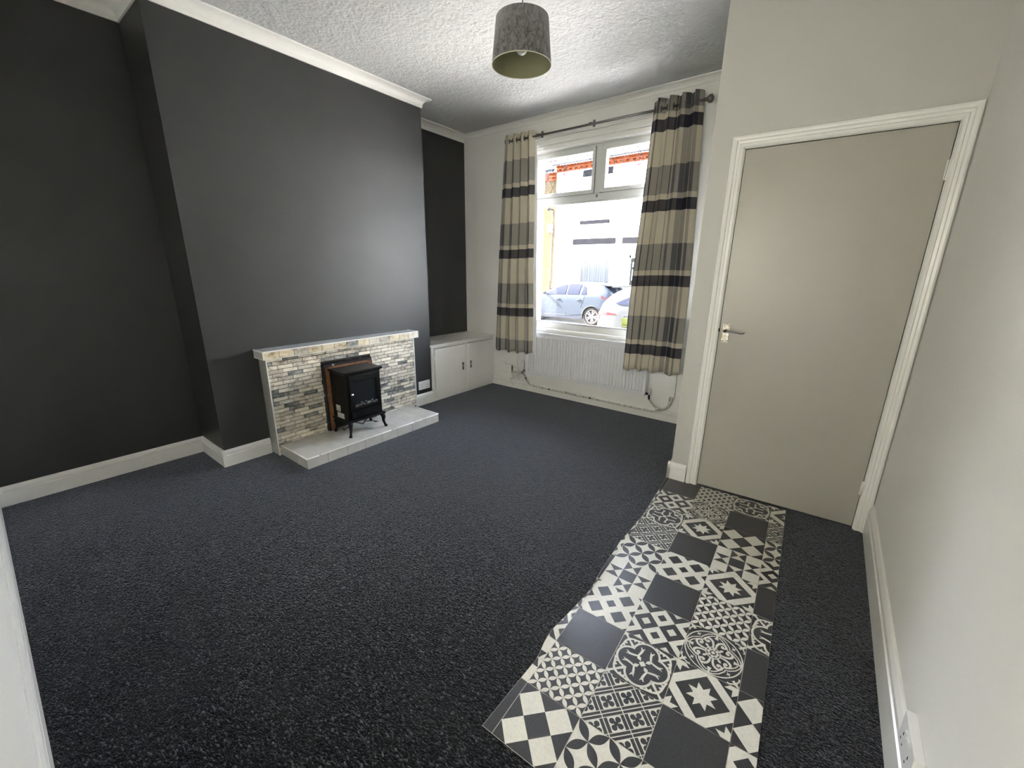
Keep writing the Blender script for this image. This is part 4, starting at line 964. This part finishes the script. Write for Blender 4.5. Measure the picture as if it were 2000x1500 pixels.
def hwin(rect, bars, zsplit, mcurt):
    x0, x1, z0, z1 = rect; b_ = MB(); t_ = .06; yy = (YF+.10, YF+.16)
    b_.box(x0, x0+t_, *yy, z0, z1); b_.box(x1-t_, x1, *yy, z0, z1); b_.box(x0+t_, x1-t_, *yy, z1-t_, z1); b_.box(x0+t_, x1-t_, *yy, z0, z0+t_)
    if zsplit: b_.box(x0+t_, x1-t_, *yy, zsplit-.06, zsplit+.06)
    if bars: b_.box(bars-.08, bars+.08, *yy, zsplit+.06, z1-t_)
    wn_ = b_.build('window', m_upvc, wh)
    box(x0+t_, x1-t_, YF+.125, YF+.13, z0+t_, z1-t_).build('pane', m_glass, wn_)
    # pleated net curtain
    n_ = 90; vs = []
    for i in range(n_+1):
        x = x0+.02+(x1-x0-.04)*i/n_; y_ = YF+.22+.035*math.sin(i*.95)+.015*math.sin(i*2.3+1)
        vs += [(x, y_, z0), (x, y_, z1)]
    nb_ = MB(); nb_.add(vs, [(2*i, 2*i+2, 2*i+3, 2*i+1) for i in range(n_)], 0, True)
    nb_.build('net_curtain', mcurt, wn_)
hwin(gw, fx(-7.70), fz(1.80), m_netc); hwin(uw, None, None, m_pgreen)
b_ = MB(); x0, x1, z0, z1 = dw_; b_.box(x0, x0+.07, YF+.08, YF+.16, z0, z1); b_.box(x1-.07, x1, YF+.08, YF+.16, z0, z1); b_.box(x0, x1, YF+.08, YF+.16, fz(1.83), fz(1.93)); b_.box(x0, x1, YF+.08, YF+.16, z1-.03, z1)
b_.build('door_frame', m_upvc, wh)
hd_ = box(x0+.07, x1-.07, YF+.10, YF+.15, z0, fz(1.83)).build('front_door', m_hdoor, wh)
for (za_, zb2) in ((1.50, 1.68), (1.02, 1.42)):
    q = MB(); q.box(fx(-6.14), fx(-6.0), YF+.085, YF+.10, fz(za_), fz(zb2)); q.box(fx(-5.72), fx(-5.58), YF+.085, YF+.10, fz(za_), fz(zb2)); q.build('glazed_panel', m_netc, hd_)
box(x0+.07, x1-.07, YF+.12, YF+.125, fz(1.93), z1-.03).build('fanlight', mat('fanlight_glass', (.12, .13, .10, 1), .2), wh)
fbox(-5.93, -5.90, 1.22, 1.38, YF+.07, YF+.10).build('letter_knocker', m_upvc, hd_)
def cornice(x0, x1, z0, z1, par):
    b_ = MB(); dz = (z1-z0)/5
    for i in range(5):
        pr_ = [.05, .02, .09, .06, .12][i]
        if i == 1:
            n_ = int((x1-x0)/.24)
            for k in range(n_): b_.box(x0+k*.24, x0+k*.24+.13, YF-.07, YF+.02, z0+dz, z0+2*dz)
            b_.box(x0, x1, YF-.01, YF+.3, z0+dz, z0+2*dz)
        else: b_.box(x0, x1, YF-pr_, YF+.3, z0+i*dz, z0+(i+1)*dz-.006)
    return b_.build('brick_cornice', m_red_brick, par)
cornice(JX, 8, ez, fz(5.30), wh)
MB().tube([(JX-.02, YF-.20, fz(5.35)), (8, YF-.20, fz(5.35))], .065, 10).build('gutter', m_gutter, wh)
def roof(x0, x1, z0, par, steps=9, dz=.26):
    b_ = MB()
    for i in range(steps):
        ya, za2 = YF-.18+i*.36, z0+i*dz
        b_.add([(x0, ya, za2), (x1, ya, za2), (x1, ya+.40, za2+dz), (x0, ya+.40, za2+dz), (x0, ya, za2-.03), (x1, ya, za2-.03), (x1, ya+.40, za2+dz-.03), (x0, ya+.40, za2+dz-.03)],
               [(0, 1, 2, 3), (4, 7, 6, 5), (0, 4, 5, 1), (2, 6, 7, 3), (0, 3, 7, 4), (1, 5, 6, 2)])
    return b_.build('roof', m_slateroof, par)
roof(JX, 8, fz(5.40), wh)
MB().tube([(JX+.12, YF-.05, fz(3.9)), (JX+.10, YF-.05, GZ+.2)], .012, 6).build('cable', m_gutter, wh)
yh = thing('terraced_house', 'yellow pebble-dashed terraced house left of the white one outside', 'house', (JX-4, YF, GZ))
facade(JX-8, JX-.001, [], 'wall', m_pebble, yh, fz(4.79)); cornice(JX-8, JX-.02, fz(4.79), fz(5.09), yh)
MB().tube([(JX-8, YF-.20, fz(5.13)), (JX-.05, YF-.20, fz(5.13))], .06, 10).build('gutter', m_gutter, yh)
roof(JX-8, JX-.02, fz(5.16), yh)
MB().tube([(fx(-9.66), YF-.012, fz(3.70)), (fx(-9.66), YF-.012, fz(.9))], .009, 6).build('cable', mat('brown_cable', (.12, .06, .02, 1), .8), yh)
fbox(-9.85, -9.62, 2.85, 3.15, YF-.08, YF).build('junction_box', m_upvc, yh)
q = MB(); q.tube([(fx(-9.66), YF, fz(3.72)), (fx(-9.66), YF-.22, fz(3.72)), (fx(-9.68), YF-.30, fz(3.66))], .03, 8); q.sphere((fx(-9.68), YF-.30, fz(3.72)), .07); q.build('wall_light', m_gutter, yh)
q = MB(); q.box(fx(-9.73), fx(-9.70), YF-.02, YF, fz(.5), fz(1.45)); q.build('drainpipe', mat('brown_pipe', (.10, .05, .02, 1), .7), yh)

# ------------------------------------------------------------ cars
def lerp(tab, x):
    if x <= tab[0][0]: return tab[0][1]
    for (a, b_), (c, d_) in zip(tab, tab[1:]):
        if x <= c: return b_+(d_-b_)*(x-a)/(c-a)
    return tab[-1][1]
def car(name, label, ox, oy, flip, Lc, Wd, belt, roof_, bot, wheels, wr, paint, dlo, lamp, rearglass, spoiler, extras):
    """s = distance from the rear bumper; the side facing the room is at y = oy; flip=-1: nose to -x"""
    t = thing(name, label, 'car', (ox+flip*Lc/2, oy+Wd/2, GZ)); X = lambda s: ox+flip*s; HW = Wd/2; yc = oy+HW
    N = 96
    def hw(s, z):
        b_ = lerp(belt, s); r_ = lerp(roof_, s)
        e_ = min(s, Lc-s); tp_ = 1-.16*max(0, 1-e_/.55)**2.2
        if z <= b_: k = (z-.15)/(b_-.15); w_ = HW*(.95+.05*math.sin(PI*min(1, max(0, k))*.62+.3)) 
        else: k = (z-b_)/(max(roof_max-b_, .01)); w_ = HW*(.99-.27*k**1.15)
        return w_*tp_
    roof_max = max(r for _, r in roof_)
    b = MB(); rings = []; M_ = 9
    for i in range(N+1):
        s = Lc*i/N; z0 = lerp(bot, s)
        for wc in wheels:
            d2 = (wr+.055)**2-(s-wc)**2
            if d2 > 0: z0 = max(z0, wr+math.sqrt(d2))
        bz = lerp(belt, s); rz = max(lerp(roof_, s), bz+.004)
        zs = [z0+(bz-z0)*k/4 for k in range(5)]+[bz+(rz-bz)*k for k in (.35, .7, .94)]
        ring = [(X(s), yc-hw(s, z), GZ+z) for z in zs]
        wt_ = hw(s, rz); ring.append((X(s), yc-wt_*.82, GZ+rz+.018)); ring.append((X(s), yc, GZ+rz+.035))
        ring += [(x, 2*yc-y, z) for x, y, z in ring[-2::-1]]
        rings.append(ring)
    m_ = len(rings[0])
    b.add([v for r_ in rings for v in r_], [(i*m_+j, (i+1)*m_+j, (i+1)*m_+j+1, i*m_+j+1) for i in range(N) for j in range(m_-1)], 0, True)
    b.add(rings[0], [tuple(range(m_))]); b.add(rings[-1], [tuple(range(m_))[::-1]])
    body_ = b.build('body', paint, t)
    b = MB(); b.box(X(.25), X(Lc-.25), yc-HW*.80, yc+HW*.80, GZ+.16, GZ+.30)
    for wc in wheels: b.lathe((X(wc), yc, GZ+wr), [(.001, -HW*.90), (wr+.05, -HW*.90), (wr+.05, HW*.90), (.001, HW*.90)], 'y', 28)
    b.build('underbody', m_blackmatt, t)
    gm = mat('car_glass', (.0035, .0042, .007, 1), .10, spec=.03)
    for side in (-1, 1):
        for poly, sub in dlo:
            s0_, s1_ = min(q[0] for q in poly), max(q[0] for q in poly); vs = []; NS_, NK_ = 16, 5
            for a in range(NS_+1):
                s_ = s0_+(s1_-s0_)*(.002+.996*a/NS_); ks = []
                for (sa, ka), (sb, kb) in zip(poly, poly[1:]+poly[:1]):
                    if (sa-s_)*(sb-s_) <= 0 and abs(sa-sb) > 1e-6: ks.append(ka+(kb-ka)*(s_-sa)/(sb-sa))
                k0, k1 = min(ks), max(ks); bz = lerp(belt, s_); rz = max(lerp(roof_, s_), bz+.004)
                for c in range(NK_+1):
                    z = bz+(rz-bz)*(k0+(k1-k0)*c/NK_); vs.append((X(s_), yc+side*(hw(s_, z)+.014), GZ+z))
            q = MB(); q.add(vs, [(a*(NK_+1)+c, (a+1)*(NK_+1)+c, (a+1)*(NK_+1)+c+1, a*(NK_+1)+c+1) for a in range(NS_) for c in range(NK_)], 0, True)
            q.build('side_window', gm, body_)
    def ribbon(tab, nm, m, off=.007, side=(-1, 1)):
        for sd in side:
            q = MB(); vs = []
            for s, za_, zb_3 in tab: vs += [(X(s), yc+sd*(hw(s, za_)+off), GZ+za_), (X(s), yc+sd*(hw(s, zb_3)+off), GZ+zb_3)]
            q.add(vs, [(2*i, 2*i+2, 2*i+3, 2*i+1) for i in range(len(tab)-1)], 0); q.build(nm, m, body_)
    ribbon(lamp, 'tail_lamp', mat('lamp_red', (.030, .0008, .0015, 1), .3, spec=.1), .010)
    lens_ = MB()
    for sd in (-1, 1): lens_.box(X(Lc-.06), X(Lc-.30), yc+sd*HW*.74-.10, yc+sd*HW*.74+.10, GZ+.62, GZ+.72)
    lens_.build('headlamp', m_netc, body_)
    for tab in extras.get('seams', []):
        for sd in (-1, 1):
            MB().tube([(X(s), yc+sd*(hw(s, z)+.001), GZ+z) for s, z in tab], .006, 6).build('panel_seam', m_gutter, body_)
    for (s, z) in extras.get('handles', []):
        for sd in (-1, 1): MB().tube([(X(s-.09), yc+sd*(hw(s, z)+.012), GZ+z), (X(s), yc+sd*(hw(s, z)+.022), GZ+z+.012), (X(s+.09), yc+sd*(hw(s, z)+.012), GZ+z)], .014, 8).build('door_handle', m_gutter, body_)
    for tab in extras.get('strips', []): ribbon(tab, 'sill_strip', m_gutter, .006)
    # glass at the back
    q = MB(); vs = []
    for s, w_ in rearglass:
        z = lerp(roof_, s)+.030; vs += [(X(s), yc-hw(s, z)*w_, GZ+z), (X(s), yc+hw(s, z)*w_, GZ+z)]
    q.add(vs, [(2*i, 2*i+2, 2*i+3, 2*i+1) for i in range(len(rearglass)-1)], 0); q.build('rear_window', gm, body_)
    q = MB(); ws_ = extras['windscreen']; vs = []
    for s, w_ in ws_:
        z = lerp(roof_, s)+.042; vs += [(X(s), yc-hw(s, z)*w_, GZ+z), (X(s), yc+hw(s, z)*w_, GZ+z)]
    q.add(vs, [(2*i, 2*i+2, 2*i+3, 2*i+1) for i in range(len(ws_)-1)], 0); q.build('windscreen', gm, body_)
    q = MB(); s0, s1, zz = spoiler; q.prism([(X(s0), yc-HW*.66, GZ+zz-.02), (X(s1), yc-HW*.66, GZ+zz-.01), (X(s1), yc-HW*.66, GZ+zz+.035), (X(s0), yc-HW*.66, GZ+zz+.005)], (0, 0, 0), (0, HW*1.32, 0)); q.build('spoiler', extras['spmat'], body_)
    # wheels
    for wc in wheels:
        for sd in (-1, 1):
            yo = yc+sd*(HW-.035); q = MB()
            q.lathe((X(wc), yo, GZ+wr), [(wr*.74, .06*sd*-1), (wr*.97, -.20*sd), (wr, -.17*sd), (wr, -.03*sd), (wr*.96, .012*sd), (wr*.75, .018*sd), (wr*.72, -.01*sd)], 'y', 32)
            wl_ = q.build('wheel', mat('tyre', (.010, .009, .008, 1), .9, spec=0), t)
            q = MB(); q.lathe((X(wc), yo, GZ+wr), [(wr*.76, .012*sd), (wr*.70, .016*sd), (wr*.68, -.03*sd)], 'y', 32); q.lathe((X(wc), yo, GZ+wr), [(.0001, .004*sd), (wr*.16, .002*sd), (wr*.18, -.03*sd)], 'y', 16)
            for k in range(10):
                a_ = k*2*PI/10+(.12 if k % 2 else -.12)+.2; c_, s_ = math.cos(a_), math.sin(a_)
                w_ = wr*.055; r0, r1 = wr*.14, wr*.71
                pts_ = [(X(wc)+r0*c_-w_*s_, yo-.002*sd, GZ+wr+r0*s_+w_*c_), (X(wc)+r1*c_-w_*s_, yo+.010*sd, GZ+wr+r1*s_+w_*c_), (X(wc)+r1*c_+w_*s_, yo+.010*sd, GZ+wr+r1*s_-w_*c_), (X(wc)+r0*c_+w_*s_, yo-.002*sd, GZ+wr+r0*s_-w_*c_)]
                q.prism(pts_, (0, 0, 0), (0, -.03*sd, 0))
            q.build('alloy_rim', mat('alloy', (.05, .047, .042, 1), .4, 0, spec=.2), wl_)
            # arch trim
            q = MB(); pts_ = [(X(wc+(wr+.05)*math.cos(a*PI/16)), yc+sd*(HW*.985+.004), GZ+wr+(wr+.05)*math.sin(a*PI/16)) for a in range(-1, 18)]
            q.tube(pts_, .028, 8); q.build('wheel_arch_trim', extras['archmat'], body_)
    if extras.get('mirror'):
        s, z = extras['mirror']
        for sd in (-1, 1): MB().sphere((X(s), yc+sd*(HW+.06), GZ+z), .085, 12, sz=.75).box(X(s)-.02, X(s)+.02, yc+sd*(HW-.05), yc+sd*(HW+.03), GZ+z-.05, GZ+z-.02).build('wing_mirror', m_gutter, t)
    if extras.get('aerial'):
        s, z = extras['aerial']; MB().tube([(X(s), yc, GZ+z), (X(s-.20), yc, GZ+z+.24)], [.012, .004], 6).build('aerial', m_gutter, t)
    return t
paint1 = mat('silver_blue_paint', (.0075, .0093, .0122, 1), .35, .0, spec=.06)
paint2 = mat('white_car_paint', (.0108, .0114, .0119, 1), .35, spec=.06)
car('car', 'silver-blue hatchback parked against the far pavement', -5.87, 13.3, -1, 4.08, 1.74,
    [(0, .72), (.25, .98), (.6, 1.06), (1.2, 1.04), (2.2, 1.02), (2.9, .99), (3.5, .90), (3.95, .72), (4.08, .60)],
    [(0, .74), (.10, 1.04), (.28, 1.22), (.50, 1.36), (.85, 1.425), (1.5, 1.445), (2.0, 1.40), (2.35, 1.30), (2.75, 1.10), (2.95, 1.00), (3.5, .92), (3.95, .74), (4.08, .62)],
    [(0, .34), (.3, .24), (1, .20), (3.4, .20), (3.9, .24), (4.08, .34)], [.78, 3.30], .315, paint1,
    [([(1.86, .93), (2.05, .90), (2.35, .80), (2.66, .40), (2.72, .08), (1.86, .06)], 0), ([(1.28, .90), (1.55, .95), (1.80, .94), (1.80, .06), (1.30, .06)], 0), ([(1.02, .12), (1.10, .70), (1.22, .90), (1.24, .06), (1.06, .06)], 0)],
    [(.02, .86, .95), (.20, .90, 1.02), (.45, .98, 1.03)], [(.10, .70), (.28, .78), (.44, .82)], (.12, .62, 1.38),
    {'seams': [[(1.83, .30), (1.83, .99)], [(1.22, .62), (1.15, .85), (1.10, 1.0)], [(2.75, .32), (2.78, .95)], [(1.2, .36), (1.83, .30), (2.75, .30)]], 'handles': [(1.30, .86), (2.15, .86)], 'strips': [[(1.12, .20, .30), (2.0, .20, .27), (2.92, .20, .30)]],
     'windscreen': [(2.15, .86), (2.45, .88), (2.80, .90)], 'spmat': m_gutter, 'archmat': mat('arch_grey', (.005, .006, .007, 1), .8, spec=.05), 'mirror': (2.72, 1.07), 'aerial': (.72, 1.46)})
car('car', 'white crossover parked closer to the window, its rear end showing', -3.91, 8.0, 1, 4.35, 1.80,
    [(0, .95), (.15, 1.18), (.4, 1.22), (1.2, 1.17), (2.6, 1.12), (3.2, 1.06), (3.9, .96), (4.25, .74), (4.35, .64)],
    [(0, .97), (.08, 1.20), (.30, 1.42), (.55, 1.55), (.95, 1.61), (1.8, 1.62), (2.3, 1.56), (2.7, 1.38), (3.1, 1.14), (3.4, 1.07), (3.9, .97), (4.25, .76), (4.35, .66)],
    [(0, .40), (.3, .28), (1, .24), (3.6, .24), (4.1, .28), (4.35, .40)], [.86, 3.50], .345, paint2,
    [([(.42, .12), (.80, .62), (1.25, .72), (1.25, .06), (.5, .04)], 0), ([(1.32, .06), (1.32, .86), (2.0, .88), (2.1, .06)], 0), ([(2.18, .06), (2.08, .88), (2.5, .80), (2.95, .15), (2.95, .06)], 0)],
    [(.0, .78, 1.04), (.05, .98, 1.06), (.25, 1.0, 1.055), (.45, 1.02, 1.04)], [(.08, .72), (.30, .78), (.48, .82)], (.20, .62, 1.56),
    {'seams': [[(.62, 1.02), (.86, 1.02), (.90, .96), (.90, .80), (.62, .78), (.62, 1.02)], [(1.3, .40), (1.3, 1.12)], [(2.14, .30), (2.14, 1.1)]], 'handles': [(1.45, 1.0), (2.3, .98)], 'strips': [],
     'windscreen': [(2.5, .84), (2.8, .88), (3.1, .90)], 'spmat': paint2, 'archmat': mat('arch_grey_b', (.008, .0085, .009, 1), .8, spec=.05), 'mirror': (2.95, 1.18)})
